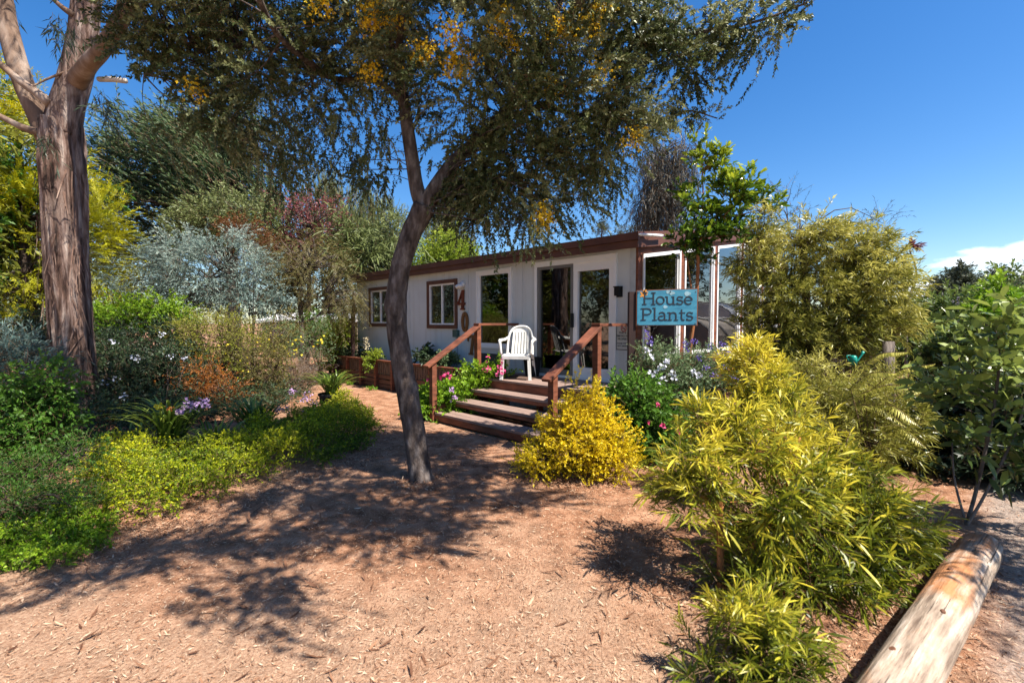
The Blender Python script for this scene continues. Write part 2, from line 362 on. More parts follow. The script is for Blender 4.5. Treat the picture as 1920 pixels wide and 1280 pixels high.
# wood chips, bark slivers and fallen eucalyptus leaves
m_lit = leafmat('litter_leaf', (0.08, 0.03, 0.014), (0.36, 0.18, 0.095), (0.66, 0.50, 0.35), trans=0.08, rough=0.75)
def litter(n, xr, yr, smin, smax, seed, wr=(0.12, 0.3)):
    rng = np.random.default_rng(seed)
    u = rng.random(n); y = yr[0] * (yr[1] / yr[0]) ** u; x = (rng.random(n) * (xr[1] - xr[0]) + xr[0]) * np.maximum(1, y / 3.0)
    z = np.array([gz(a, b) for a, b in zip(x, y)]) + 0.004 + 0.006 * rng.random(n)
    th = rng.random(n) * 6.28; d = unit(np.stack((np.cos(th), np.sin(th), rng.normal(size=n) * 0.13), 1)); W = unit(np.stack((-np.sin(th), np.cos(th), rng.normal(size=n) * 0.25), 1))
    L = smin * (smax / smin) ** (rng.random(n) ** 1.7); w = L * (wr[0] + (wr[1] - wr[0]) * rng.random(n))
    return np.stack((x, y, z), 1), d, W, L, w, rng
lb = MB()
p, d, W, L, w, r_ = litter(200000, (-3.6, 3.6), (1.5, 10.5), 0.005, 0.042, 3, (0.06, 0.22)); leaf_mesh(lb, p, d, W, L, w, (r_.random(len(p)) ** 0.9), 0, False, -0.15)
p, d, W, L, w, r_ = litter(600, (-3.6, 3.6), (1.5, 9), 0.035, 0.08, 4, (0.07, 0.17)); leaf_mesh(lb, p, d, W, L, w, (0.35 + 0.7 * r_.random(len(p))).clip(0, 1), 0, True, -0.25)
p, d, W, L, w, r_ = litter(900, (-3.6, 3.6), (1.5, 9), 0.05, 0.12, 5, (0.09, 0.16)); leaf_mesh(lb, p, d, W, L, w, 0.30 * r_.random(len(p)), 0, True, -0.3)
# drifts of bark and leaves banked along the bed edge, the log and the tree bases
rngd = np.random.default_rng(9); sp_pts = [G(u, v)[:2] for u, v in ((60, 1100), (230, 1010), (330, 985), (440, 945), (560, 905), (640, 878), (700, 855), (725, 810), (720, 780))]
line = catmull([(*q_, 0) for q_ in sp_pts], 60)[:, :2]; lg = np.array([G(1620, 1270)[:2] + (G(1790, 1040)[:2] - G(1620, 1270)[:2]) * k_ for k_ in np.linspace(-0.3, 1, 25)]); tr_ = np.array([G(790, 900)[:2]] * 12 + [G(150, 810)[:2] + (0.2, -0.3)] * 14 + [G(1085, 905)[:2]] * 10 + [G(1350, 1115)[:2]] * 14)
ctr = np.concatenate((line, lg, tr_)); n_ = 26000; ci = rngd.integers(len(ctr), size=n_); xy = ctr[ci] + rngd.normal(size=(n_, 2)) * 0.17
z_ = np.array([gz(a, b) for a, b in xy]) + 0.003 + 0.02 * rngd.random(n_) ** 2; th = rngd.random(n_) * 6.28
d = unit(np.stack((np.cos(th), np.sin(th), rngd.normal(size=n_) * 0.3), 1)); W = unit(np.stack((-np.sin(th), np.cos(th), rngd.normal(size=n_) * 0.4), 1)); L = 0.008 * (7 ** (rngd.random(n_) ** 1.3))
leaf_mesh(lb, np.column_stack((xy, z_)), d, W, L, L * (0.1 + 0.2 * rngd.random(n_)), rngd.random(n_) * 0.8, 0, False, -0.1)
lo = lb.build('leaf_litter', m_lit); tag(lo, 'pale wood chips and fallen dry leaves strewn over the red brown path', 'leaf litter', kind='stuff')

# ---------------------------------------------------------------- the portable building
def wallmat():
    m, t, b = newmat('stucco_panel'); f = noise_n(t, 2.0, 5); st = noise_n(t, 1.0, 6, 0.65, stretch=(9, 9, 0.5)); sp_ = noise_n(t, 9.0, 8, 0.7)
    c1 = ramp(t, f, [(0.3, (0.55, 0.58, 0.59)), (0.7, (0.60, 0.63, 0.635))]); k = M('MULTIPLY', M('MULTIPLY', M('SUBTRACT', st, 0.50, t=t), 5.0, t=t, clamp=True), M('MULTIPLY', sp_, 0.75, t=t), t=t)
    mx = N(t, 'ShaderNodeMixRGB'); t.links.new(k, mx.inputs[0]); t.links.new(c1, mx.inputs[1]); mx.inputs[2].default_value = (0.40, 0.385, 0.34, 1)
    t.links.new(mx.outputs[0], b.inputs['Base Color']); b.inputs['Roughness'].default_value = 0.75; b.inputs['Specular IOR Level'].default_value = 0.25; bump(t, b, noise_n(t, 40, 4), 0.25, 0.006); return m
M_WALL = wallmat()
M_BROWN = plain('brown_paint', (0.105, 0.042, 0.028), 0.55, 0.2, 5, 0.4, 0.15)
M_REDW = plain('redwood_stain', (0.165, 0.055, 0.028), 0.65, 0.45, 3.0, 0.35, 0.35, stretch=(1.5, 1.5, 6))
M_WHITE = plain('white_vinyl', (0.80, 0.80, 0.80), 0.4, 0.03, 4, 0.5, 0.03)
M_GREYF = plain('grey_metal_frame', (0.16, 0.155, 0.15), 0.45, 0.08, 5, 0.5, 0.03)
M_ROOF = plain('roofing_felt', (0.10, 0.095, 0.09), 0.9, 0.2, 8)
M_DECK = plain('weathered_deck_board', (0.24, 0.165, 0.135), 0.7, 0.28, 2.2, 0.3, 0.5, stretch=(1.5, 14, 10))
M_BLACK = plain('black_plastic', (0.014, 0.014, 0.015), 0.75, 0.2, 6, 0.2, 0.05)
M_INT = plain('interior_wall', (0.20, 0.16, 0.11), 0.8, 0.2, 2)
M_DARKF = plain('interior_floor', (0.07, 0.05, 0.035), 0.6, 0.2, 2)
def glassmat():
    m, t, b = newmat('window_glass'); t.nodes.remove(b)
    fr = N(t, 'ShaderNodeFresnel'); fr.inputs['IOR'].default_value = 1.75
    tr = N(t, 'ShaderNodeBsdfTransparent'); tr.inputs[0].default_value = (0.24, 0.26, 0.24, 1)
    gl = N(t, 'ShaderNodeBsdfGlossy'); gl.inputs['Roughness'].default_value = 0.015
    bn = N(t, 'ShaderNodeBump'); bn.inputs['Strength'].default_value = 0.06; bn.inputs['Distance'].default_value = 0.02
    t.links.new(noise_n(t, 2.5, 2), bn.inputs['Height']); t.links.new(bn.outputs[0], gl.inputs['Normal'])
    mx = N(t, 'ShaderNodeMixShader'); t.links.new(M('MULTIPLY', fr.outputs[0], 1.9, t=t, clamp=True), mx.inputs[0]); t.links.new(tr.outputs[0], mx.inputs[1]); t.links.new(gl.outputs[0], mx.inputs[2])
    t.links.new(mx.outputs[0], t.nodes['Material Output'].inputs[0]); return m
M_GLASS = glassmat()
CX, CY = 1.88, 6.95; HRZ = math.atan2(0.695, -0.718)    # local x runs along the long wall, local y points out of it
hx, hy = np.array((-0.718, 0.695, 0)), np.array((-0.695, -0.718, 0))
def Hw(s, o, z): return np.array((CX, CY, 0)) + hx * s + hy * o + np.array((0, 0, z))
house = empty('portable_building', (CX, CY, 0), HRZ, 'low cream portable building with brown trim and the number 407', 'building')
HL, HW, HP = 8.78, 8.4, 4.9           # length, depth, ridge distance
def rz_(o): return 2.74 + 0.159 * min(o, 2 * HP - o)   # underside of the roof at distance o inside the long wall
# holes: (s0, s1, z0, z1)
W_FAR = (6.92, 8.08, 1.50, 2.55); W_NEAR = (4.26, 5.37, 1.47, 2.56); W_PIC = (2.61, 3.63, 1.09, 2.66); DOOR = (0.36, 1.98, 0.66, 2.66)
wl = MB(); TH = 0.12
def wallpanel(s0, s1, z0, z1): wl.box(s0, s1, -TH, 0, z0, z1)
cur = 0.0
for (s0, s1, z0, z1) in (DOOR, W_PIC, W_NEAR, W_FAR):
    wallpanel(cur, s0, -0.05, 2.74); wallpanel(s0, s1, -0.05, z0); wallpanel(s0, s1, z1, 2.74); cur = s1
wallpanel(cur, HL, -0.05, 2.74)
wl.build('wall', M_WALL, house)
M_JNT = plain('joint_strip', (0.49, 0.52, 0.53), 0.7)
for a_, b_ in ((2.332, 2.348), (3.892, 3.908), (6.092, 6.108), (0.0, 0.10)):
    sm = MB(); sm.box(a_, b_, 0.0, 0.005, 0.3, 2.735); sm.build('panel_joint', M_JNT, house)
bw = MB(); bw.box(HL - TH, HL, -HW, -TH, -0.05, 2.74); bw.box(0.12, HL - TH, -HW, -HW + TH, -0.05, 2.74)
bw.build('back_wall', M_WALL, house)
it = MB(); it.box(0.14, HL - TH, -HW + TH, -TH, 0.55, 0.62, 1); it.box(0.2, HL - 0.2, -4.2, -4.1, 0.62, 2.72); it.box(3.0, 3.06, -4.1, -TH - 0.01, 0.62, 2.72); it.box(5.8, 5.86, -4.1, -TH - 0.01, 0.62, 2.72)
it.build('interior_wall', [M_INT, M_DARKF], house)
# roof
rf = MB(); nseg = 2; e = 0.10
pr = [(e, 2.745), (e, 2.93), (-HP, 2.93 + 0.159 * (HP + e)), (-HW - e, 2.93 + 0.159 * (2 * HP - HW - 0)), (-HW - e, 2.745 + 0.159 * (2 * HP - HW)), (-HP, 2.745 + 0.159 * (HP + e))]
rf.prism(pr, 0.02, HL + 0.10, 0, 'x'); roof = rf.build('roof', M_ROOF, house)
fa = MB(); fa.box(-0.10, HL + 0.12, e + 0.003, e + 0.03, 2.72, 2.83); fa.box(-0.12, HL + 0.14, e + 0.003, e + 0.055, 2.835, 2.945)
sl = [(e + 0.0, 2.72), (e + 0.0, 2.95), (-HP, 2.95 + 0.159 * (HP + e)), (-HW, 2.95 + 0.159 * (2 * HP - HW)), (-HW, 2.72 + 0.159 * (2 * HP - HW)), (-HP, 2.70 + 0.159 * (HP + e))]
fa.prism(sl, -0.09, 0.015, 0, 'x'); fa.build('fascia', M_BROWN, roof)
gu = MB(); gu.tube([(-0.10, 0.15, 2.90), (-0.16, -0.2, 2.93), (-0.15, -0.55, 2.97)], 0.022, 8); gu.build('downpipe_elbow', M_WHITE, roof, smooth=True)
def window(name, rect, trim, tw, fw, glassin, slider=False, mat_trim=None):
    s0, s1, z0, z1 = rect; f = MB()
    f.box(s0, s1, -0.01, 0.03, z0, z0 + tw); f.box(s0, s1, -0.01, 0.03, z1 - tw, z1)
    f.box(s0, s0 + tw, -0.012, 0.028, z0 + tw, z1 - tw); f.box(s1 - tw, s1, -0.012, 0.028, z0 + tw, z1 - tw)
    a = f.build('window', mat_trim, house)
    s0, s1, z0, z1 = s0 + tw, s1 - tw, z0 + tw, z1 - tw
    f = MB(); q = fw
    f.box(s0, s1, -0.05, 0.012, z0, z0 + q); f.box(s0, s1, -0.05, 0.012, z1 - q, z1); f.box(s0, s0 + q, -0.052, 0.010, z0 + q, z1 - q); f.box(s1 - q, s1, -0.052, 0.010, z0 + q, z1 - q)
    if slider: mm = (s0 + s1) / 2; f.box(mm - q * 0.6, mm + q * 0.6, -0.045, 0.006, z0 + q, z1 - q)
    f.build('frame', M_WHITE, a)
    gl = MB(); gl.box(s0 + q, s1 - q, -0.03, -0.026, z0 + q, z1 - q); gl.build('pane', M_GLASS, a)
    return a
window('w', W_FAR, 1, 0.085, 0.035, 0, True, M_BROWN)
wn = window('w', W_NEAR, 1, 0.085, 0.035, 0, True, M_BROWN)
wpc = window('w', W_PIC, 1, 0.05, 0.05, 0, False, M_WHITE)
# blinds half drawn, seen through the left half of each slider
M_BLN = plain('blind_cloth', (0.13, 0.12, 0.12), 0.8)
for s0, s1, z0, z1 in (W_NEAR, W_FAR): sh = MB(); sh.box((s0 + s1) / 2 + 0.02, s1 - 0.13, -0.20, -0.195, z0 + 0.1, z1 - 0.1); sh.build('roller_blind', M_BLN, house)
# vent panel below the picture window
vb = MB(); vb.box(2.70, 3.56, 0.0, 0.02, 0.64, 0.98); vb.build('vent_panel', plain('dark_vent', (0.05, 0.05, 0.055), 0.6), house)
# sliding door
dr = MB(); s0, s1, z0, z1 = DOOR
dr.box(s0 - 0.04, s1 + 0.04, -0.01, 0.035, z1 - 0.06, z1 + 0.03); dr.box(s0 - 0.04, s0 + 0.02, -0.012, 0.033, z0, z1 - 0.06); dr.box(s1 - 0.02, s1 + 0.04, -0.012, 0.033, z0, z1 - 0.06); dr.box(s0, s1, -0.08, 0.05, z0 - 0.03, z0 + 0.03)
door = dr.build('sliding_door', M_WHITE, house); mid = 1.155
fx = MB(); a0, a1 = s0 + 0.02, mid
fx.box(a0, a1, -0.07, 0.02, z1 - 0.20, z1 - 0.06); fx.box(a0, a1, -0.07, 0.02, z0 + 0.03, z0 + 0.19); fx.box(a0, a0 + 0.075, -0.072, 0.018, z0 + 0.19, z1 - 0.20); fx.box(a1 - 0.09, a1, -0.072, 0.018, z0 + 0.19, z1 - 0.20)
fxo = fx.build('fixed_leaf', M_WHITE, door); pn = MB(); pn.box(a0 + 0.075, a1 - 0.09, -0.04, -0.035, z0 + 0.19, z1 - 0.20); pn.build('pane', M_GLASS, door)
sc_ = MB(); a0, a1 = mid + 0.005, s1 - 0.02
sc_.box(a0, a1, -0.055, 0.025, z1 - 0.11, z1 - 0.062); sc_.box(a0, a1, -0.055, 0.025, z0 + 0.032, z0 + 0.12); sc_.box(a0, a0 + 0.05, -0.057, 0.023, z0 + 0.12, z1 - 0.11); sc_.box(a1 - 0.06, a1, -0.057, 0.023, z0 + 0.12, z1 - 0.11)
sc_.build('screen_leaf', M_GREYF, door); pn = MB(); pn.box(a0 + 0.05, a1 - 0.06, -0.03, -0.025, z0 + 0.12, z1 - 0.11); pn.build('pane', M_GLASS, door)
hd = MB(); hd.box(mid - 0.02, mid + 0.025, 0.026, 0.06, 1.52, 1.76); hd.build('handle', M_BLACK, door)
# wall lamps, socket box, conduit
def sconce():
    q = MB(); q.box(0.22, 0.33, 0.0, 0.02, 2.0, 2.17); q.box(0.235, 0.315, 0.02, 0.10, 2.02, 2.15); q.box(0.225, 0.325, 0.02, 0.115, 2.15, 2.165)
    q.build('wall_lamp', M_BLACK, house)
sconce()
q = MB(); q.lathe([(0.001, 0.0), (0.07, 0.0), (0.075, 0.015), (0.045, 0.05), (0.03, 0.06)], (0, 0, 0), 16)
V = np.concatenate(q.V); V = np.stack((4.08 + V[:, 0], V[:, 2], 2.42 + V[:, 1]), 1); q.V = [V]; q.tube([(4.08, 0.05, 2.41), (4.03, 0.13, 2.36)], [0.035, 0.05], 10); q.tube([(4.12, 0.05, 2.41), (4.15, 0.13, 2.35)], [0.035, 0.05], 10)
q.build('flood_lamp', M_WHITE, house, smooth=True)
q = MB(); q.box(4.20, 4.33, 0.0, 0.07, 1.30, 1.44); q.box(4.19, 4.34, 0.07, 0.085, 1.29, 1.45); q.build('outlet_box', plain('green_grey_box', (0.05, 0.10, 0.09), 0.5), house)
q = MB(); q.tube([(4.26, 0.02, 1.30), (4.26, 0.02, 0.3)], 0.014, 8); q.build('conduit', plain('grey_conduit', (0.33, 0.34, 0.34), 0.5), house, smooth=True)
# house numbers 4 0 7, dark rusted plates
M_RUST = plain('rusted_plate', (0.15, 0.035, 0.018), 0.6, 0.45, 14, 0.5, 0.3, metal=0.3)
M_WOODNO = plain('oiled_wood_plate', (0.17, 0.075, 0.025), 0.5, 0.4, 9, 0.4, 0.2, stretch=(3, 3, 0.5))
def plate(name, polys, mat, y0=0.012, y1=0.04):
    q = MB()
    for i, pl in enumerate(polys): q.prism([(a, b) for a, b in pl], y0 + 0.0006 * i, y1 + 0.0006 * i, 0, 'y')
    q.build(name, mat, house)
# on the wall s grows to the viewer's left, so x is mirrored: x_view = -s
def vw(s_c, pts): return [(s_c - x, z) for x, z in pts]
plate('house_number', [vw(4.10, [(0.02, 2.30), (0.06, 2.30), (-0.10, 1.99), (-0.14, 1.99)]), vw(4.10, [(-0.14, 2.03), (-0.14, 1.98), (0.12, 1.98), (0.12, 2.03)]), vw(4.10, [(0.02, 2.30), (0.09, 2.30), (0.075, 1.88), (0.0, 1.88)]), vw(4.10, [(-0.03, 1.91), (-0.03, 1.875), (0.11, 1.875), (0.11, 1.91)])], M_RUST)
ov = [(0.115 * math.cos(a) , 1.62 + 0.215 * math.sin(a)) for a in np.linspace(0, 2 * math.pi, 28, endpoint=False)]; iv = [(0.035 * math.cos(a), 1.62 + 0.145 * math.sin(a)) for a in np.linspace(0, 2 * math.pi, 28, endpoint=False)]
q = MB(); Vv = [(3.99 - x, y, z) for y in (0.012, 0.04) for x, z in ov] + [(3.99 - x, y, z) for y in (0.012, 0.04) for x, z in iv]; Ff = []
for i in range(28):
    j = (i + 1) % 28; Ff += [(i, j, 28 + j, 28 + i), (56 + i, 84 + i, 84 + j, 56 + j), (28 + i, 28 + j, 84 + j, 84 + i), (i, 56 + i, 56 + j, j)]
q.add(Vv, Ff); q.build('house_number', M_WOODNO, house)
plate('house_number', [vw(3.79, [(-0.11, 1.35), (0.10, 1.35), (0.10, 1.29), (-0.11, 1.27)]), vw(3.79, [(-0.11, 1.36), (-0.085, 1.36), (-0.085, 1.21), (-0.11, 1.21)]), vw(3.79, [(0.035, 1.30), (0.10, 1.31), (0.035, 0.93), (-0.04, 0.93)]), vw(3.79, [(-0.07, 0.96), (-0.07, 0.925), (0.06, 0.925), (0.06, 0.96)])], M_WOODNO)
# glazed gable end: posts every 1.55 m, tall panes following the roof slope
ew = MB(); ZS = 0.95
ew.box(0.0, 0.12, -HW, -0.0, -0.05, ZS); ew.build('end_wall', M_BROWN, house)
def endp(o0, o1, zb, x0, x1, mat, name, dz=0.0, par=None, zt=None):
    f = MB(); f.prism([(-o0, zb), (-o0, (zt if zt else rz_(o0) - dz)), (-o1, (zt if zt else rz_(o1) - dz)), (-o1, zb)], x0, x1, 0, 'x'); return f.build(name, mat, par or house)
NW = 5; bayw = 1.555
for k in range(NW + 1):
    o = k * bayw; a, b = (0.0, 0.15) if k == 0 else (o - 0.06, o + 0.10)
    endp(a, b, ZS if k else -0.05, -0.035, 0.10, M_REDW, 'post')
endp(0.02, HW, ZS, -0.03, -0.005, M_BROWN, 'sill_board', zt=ZS + 0.08)
f = MB(); f.prism([(-0.15, rz_(0.15) - 0.10), (-0.15, rz_(0.15) - 0.005), (-HP, rz_(HP) - 0.005), (-HP, rz_(HP) - 0.10)], -0.03, 0.06, 0, 'x')
f.prism([(-HP, rz_(HP) - 0.10), (-HP, rz_(HP) - 0.005), (-HW, rz_(HW) - 0.005), (-HW, rz_(HW) - 0.10)], -0.031, 0.06, 0, 'x'); f.build('header', M_REDW, house)
for k in range(NW):
    a = 0.15 if k == 0 else k * bayw + 0.10; b = (k + 1) * bayw - 0.06; w = 0.055; z = ZS + 0.08; dt = 0.11
    root = MB()
    root.prism([(-a, z), (-a, rz_(a) - dt), (-a - w, rz_(a + w) - dt), (-a - w, z)], -0.05, 0.02, 0, 'x'); root.prism([(-b + w, z), (-b + w, rz_(b - w) - dt), (-b, rz_(b) - dt), (-b, z)], -0.05, 0.02, 0, 'x')
    root.prism([(-a - w, rz_(a + w) - dt - w), (-a - w, rz_(a + w) - dt), (-b + w, rz_(b - w) - dt), (-b + w, rz_(b - w) - dt - w)], -0.048, 0.02, 0, 'x'); root.box(-0.048, 0.02, -b + w, -a - w, z, z + w)
    root.prism([(-b + w + 0.03, z + w), (-b + w + 0.03, rz_(b - w) - dt - w), (-b + w, rz_(b - w) - dt - w), (-b + w, z + w)], -0.02, 0.02, 0, 'x')
    wo_ = root.build('end_window', M_WHITE, house)
    pn = MB(); pn.prism([(-a - w, z + w), (-a - w, rz_(a + w) - dt - w), (-b + w, rz_(b - w) - dt - w), (-b + w, z + w)], -0.008, -0.004, 0, 'x'); pn.build('pane', M_GLASS, wo_)

# ---------------------------------------------------------------- deck, steps and rails
deck = empty('wooden_deck', Hw(1.25, 0, 0), HRZ, 'red brown wooden deck with four steps and two sloping handrails at the glass door', 'deck')
def hb(mb, s0, s1, o0, o1, z0, z1, k=0): return mb.box(s0 - 1.25, s1 - 1.25, o0, o1, z0, z1, k)
SL, SR = 2.52, 0.02; DZ = 0.65; DO = 1.0; RUN = 0.32; RISE = DZ / 4
dk = MB()
for i in range(7): o = 0.01 + i * 0.143; hb(dk, SR - 0.1, SL + 0.1, o, o + 0.138, DZ - 0.035, DZ)
dk.build('deck_floor', M_DECK, deck)
dk = MB(); hb(dk, SR - 0.09, SL + 0.09, DO - 0.035, DO + 0.0, DZ - 0.19, DZ - 0.037); hb(dk, SR - 0.09, SR - 0.05, 0.0, DO - 0.037, DZ - 0.2, DZ - 0.037); hb(dk, SL + 0.05, SL + 0.09, 0.0, DO - 0.037, DZ - 0.2, DZ - 0.037)
dk.build('rim_joist', M_REDW, deck)
for i in range(3):
    q = MB(); z = DZ - RISE * (i + 1); o = DO + RUN * i
    hb(q, SR + 0.06, SL - 0.06, o + 0.01, o + 0.155, z - 0.04, z); hb(q, SR + 0.06, SL - 0.06, o + 0.162, o + 0.31, z - 0.04, z)
    hb(q, SR + 0.06, SL - 0.06, o + 0.275, o + 0.308, z - 0.095 if i < 2 else 0.03, z - 0.042, 1)
    q.build('tread', [M_DECK, M_REDW], deck)
for s in (SR + 0.02, SL - 0.06):
    q = MB(); x0 = s - 1.25; q.prism([(DO + 0.003, DZ - 0.02), (DO + 0.003, DZ - 0.30), (DO + 3 * RUN - 0.12, 0.01), (DO + 3 * RUN + 0.02, 0.01), (DO + 3 * RUN + 0.02, 0.17)], x0, x0 + 0.04, 0, 'x'); q.build('stringer', M_REDW, deck)
for a_ in (1.15, 0.5, 1.9): q = MB(); hb(q, a_, a_ + 0.06, DO - 0.2, DO - 0.1, 0, DZ - 0.2); q.build('support_leg', M_REDW, deck)
PW = 0.09; HR = 1.57
for s in (SR - 0.03, SL - 0.06):
    x = s - 1.25
    for o, zt in ((DO + 3 * RUN - 0.06, 0.955), (DO - 0.06, HR - 0.04)):
        q = MB(); q.box(x, x + PW, o, o + PW, 0.0 if o > DO else 0.3, zt); q.build('rail_post', M_REDW, deck)
    q = MB(); xc = x + PW / 2
    q.beam((xc, DO - 0.03, HR - 0.02), (xc, DO + 3 * RUN + 0.12, 0.90), 0.14, 0.042, k=0); q.build('handrail', M_REDW, deck)
    q = MB(); q.box(xc - 0.07, xc + 0.07, 0.0, DO + 0.02, HR - 0.02, HR + 0.022); q.build('level_rail', M_REDW, deck)
def bev(o, w=0.006):
    m_ = o.modifiers.new('bevel', 'BEVEL'); m_.width = w; m_.segments = 2; m_.limit_method = 'ANGLE'; m_.angle_limit = R(40)
for o in deck.children: bev(o, 0.005)

# ---------------------------------------------------------------- white plastic chair
M_PLAS = plain('white_resin', (0.66, 0.65, 0.61), 0.5, 0.12, 9, 0.5, 0.02)
cpos = Hw(1.83, 0.66, DZ + 0.001)
chair = empty('plastic_chair', cpos, R(-12), 'white moulded plastic garden armchair with slatted back on the deck', 'chair')   # front faces local -y
q = MB(); n1 = 9
SV = []; 
for j in range(n1):
    for i in range(n1):
        x = (i / (n1 - 1) - 0.5); y = j / (n1 - 1); wdt = 0.46 - 0.05 * y
        SV.append((x * wdt, -0.23 + 0.43 * y, 0.43 - 0.02 * (1 - (2 * x) ** 2) * math.sin(math.pi * y) - (0.035 * (1 - y * 6) if y < 0.16 else 0) - 0.02 * y))
SVb = [(x, y, z - 0.014) for x, y, z in SV]; Fs = []
for j in range(n1 - 1):
    for i in range(n1 - 1):
        a = j * n1 + i; Fs += [(a, a + 1, a + n1 + 1, a + n1), (81 + a, 81 + a + n1, 81 + a + n1 + 1, 81 + a + 1)]
rim = list(range(0, 9)) + [k * 9 + 8 for k in range(1, 9)] + [72 + k for k in range(7, -1, -1)] + [k * 9 for k in range(7, 0, -1)]
for k in range(len(rim)): a, b = rim[k], rim[(k + 1) % len(rim)]; Fs.append((b, a, 81 + a, 81 + b))
q.add(SV + SVb, Fs); q.box(-0.225, 0.225, -0.235, -0.222, 0.345, 0.40); q.build('seat', M_PLAS, chair, smooth=False)
def backpt(u, z):     # u -1..1 across, z height: a curved back that wraps forward at the sides
    lean = (z - 0.42) * 0.28; w = 0.225 - 0.03 * ((z - 0.42) / 0.45) ** 2
    return (u * w, 0.19 + lean - 0.055 * u * u, z)
q = MB(); top = 0.88
def slat(u0, u1, za, zb, th=0.012):
    V = []; nn = 7
    for i in range(nn):
        z = za + (zb - za) * i / (nn - 1)
        for u in (u0, u1):
            x, y, zz = backpt(u, z); V += [(x, y, zz), (x, y + th, zz)]
    F2 = []
    for i in range(nn - 1):
        b0 = i * 4; F2 += [(b0, b0 + 2, b0 + 6, b0 + 4), (b0 + 1, b0 + 5, b0 + 7, b0 + 3), (b0, b0 + 4, b0 + 5, b0 + 1), (b0 + 2, b0 + 3, b0 + 7, b0 + 6)]
    F2 += [(0, 1, 3, 2), (24, 26, 27, 25)]; q.add(V, F2)
for u in (-0.60, -0.36, -0.12, 0.12, 0.36, 0.60): slat(u - 0.085, u + 0.085, 0.42, 0.80)
rimp = [backpt(-1.0, 0.40), backpt(-1.0, 0.60), backpt(-0.97, 0.74), backpt(-0.8, 0.83), backpt(-0.45, 0.875), backpt(0, 0.885), backpt(0.45, 0.875), backpt(0.8, 0.83), backpt(0.97, 0.74), backpt(1.0, 0.60), backpt(1.0, 0.40)]
V, Fq, Fc = tube_geo(catmull(rimp, 40), 0.02, 8); q.add(V, Fq)
for i in range(10):     # solid top panel between rim and slats
    u0 = -0.75 + 0.15 * i; zt = 0.875 - 0.05 * (abs(u0 + 0.075) ** 2) * 1.4; slat(u0, u0 + 0.15, 0.785, zt)
q.build('backrest', M_PLAS, chair, smooth=False)
for sx in (-1, 1):
    q = MB(); q.tube(catmull([backpt(sx * 0.98, 0.70), (sx * 0.265, 0.14, 0.66), (sx * 0.28, -0.05, 0.655), (sx * 0.28, -0.19, 0.65), (sx * 0.268, -0.225, 0.60), (sx * 0.25, -0.22, 0.42)], 26), [0.022, 0.024, 0.027, 0.027, 0.024, 0.022], 8)
    V = q.V[0]; q.V[0] = V; q.build('armrest', M_PLAS, chair, smooth=True)
    for yy, y2 in ((-0.21, -0.25), (0.17, 0.27)):
        q = MB(); q.beam((sx * 0.215, yy, 0.42), (sx * 0.245, y2, 0.0), 0.048, 0.022, up=(0, 1, 0)); q.beam((sx * 0.198, yy + 0.012, 0.42), (sx * 0.228, y2 + 0.012, 0.0), 0.016, 0.05, up=(0, 1, 0)); q.build('leg', M_PLAS, chair)
# dark flower pot in the shade behind the chair, mat under it
q = MB(); pc = Hw(1.86, 0.27, DZ); q.lathe([(0.001, 0), (0.12, 0), (0.155, 0.30), (0.17, 0.30), (0.17, 0.34), (0.15, 0.34), (0.14, 0.28), (0.001, 0.28)], pc, 18); o = q.build('plant_pot', M_BLACK, smooth=False); tag(o, 'black empty pot in the shade behind the white chair', 'pot')
q = MB(); mc = Hw(1.95, 0.55, DZ + 0.004); ax_, bx_ = hx, hy
q.add([mc + ax_ * a * 0.36 + bx_ * b * 0.24 + np.array((0, 0, z)) for z in (0, 0.01) for a, b in ((-1, -1), (1, -1), (1, 1), (-1, 1))], [(0, 3, 2, 1), (4, 5, 6, 7), (0, 1, 5, 4), (1, 2, 6, 5), (2, 3, 7, 6), (3, 0, 4, 7)]); o = q.build('door_mat', plain('brown_mat', (0.09, 0.055, 0.04), 0.95, 0.4, 60)); tag(o, 'dark brown mat lying on the deck under the white chair', 'mat')

# ---------------------------------------------------------------- lettered sign, its post, and the wall notice
M_DKP = plain('dark_post', (0.030, 0.012, 0.010), 0.7, 0.3, 5)
SY = 6.20
def SP(u, v, y=SY): return P(u, v, y)
sgn = empty('shop_sign', SP(1186, 608), 0, 'blue sign reading House Plants on a dark brown post beside the windows', 'sign')
sl_, sr_, st_, sb_ = SP(1193, 541)[0], SP(1304, 541)[0], SP(1250, 543)[2], SP(1250, 611)[2]
L0 = np.array(sgn.location); tilt = 0.03
q = MB(); q.box(sl_ - 0.10 - L0[0], sl_ - 0.012 - L0[0], -0.035, 0.06, 0.0 - L0[2], st_ - L0[2] - 0.03); q.build('post', M_DKP, sgn)
q = MB(); q.prism([(sl_ - 0.012 - L0[0], sb_ - L0[2]), (sr_ + 0.014 - L0[0], sb_ - L0[2] + 0.005), (sr_ + 0.014 - L0[0], st_ - L0[2] + 0.015), (sl_ - 0.012 - L0[0], st_ - L0[2] - 0.012)], -0.055, -0.037, 0, 'y'); q.build('frame', plain('sign_backing', (0.17, 0.055, 0.025), 0.6), sgn)
def signblue():
    m, t, b = newmat('sign_blue'); f = noise_n(t, 3.0, 8, 0.7, stretch=(1, 1, 5)); t.links.new(ramp(t, f, [(0.35, (0.015, 0.12, 0.21)), (0.52, (0.03, 0.20, 0.31)), (0.75, (0.09, 0.27, 0.35))]), b.inputs['Base Color']); b.inputs['Roughness'].default_value = 0.55; return m
q = MB(); q.prism([(sl_ - L0[0], sb_ - L0[2] + 0.012), (sr_ - L0[0], sb_ - L0[2] + 0.017), (sr_ - L0[0], st_ - L0[2] + 0.003), (sl_ - L0[0], st_ - L0[2] - 0.022)], -0.060, -0.0555, 0, 'y'); panel = q.build('panel', signblue(), sgn)
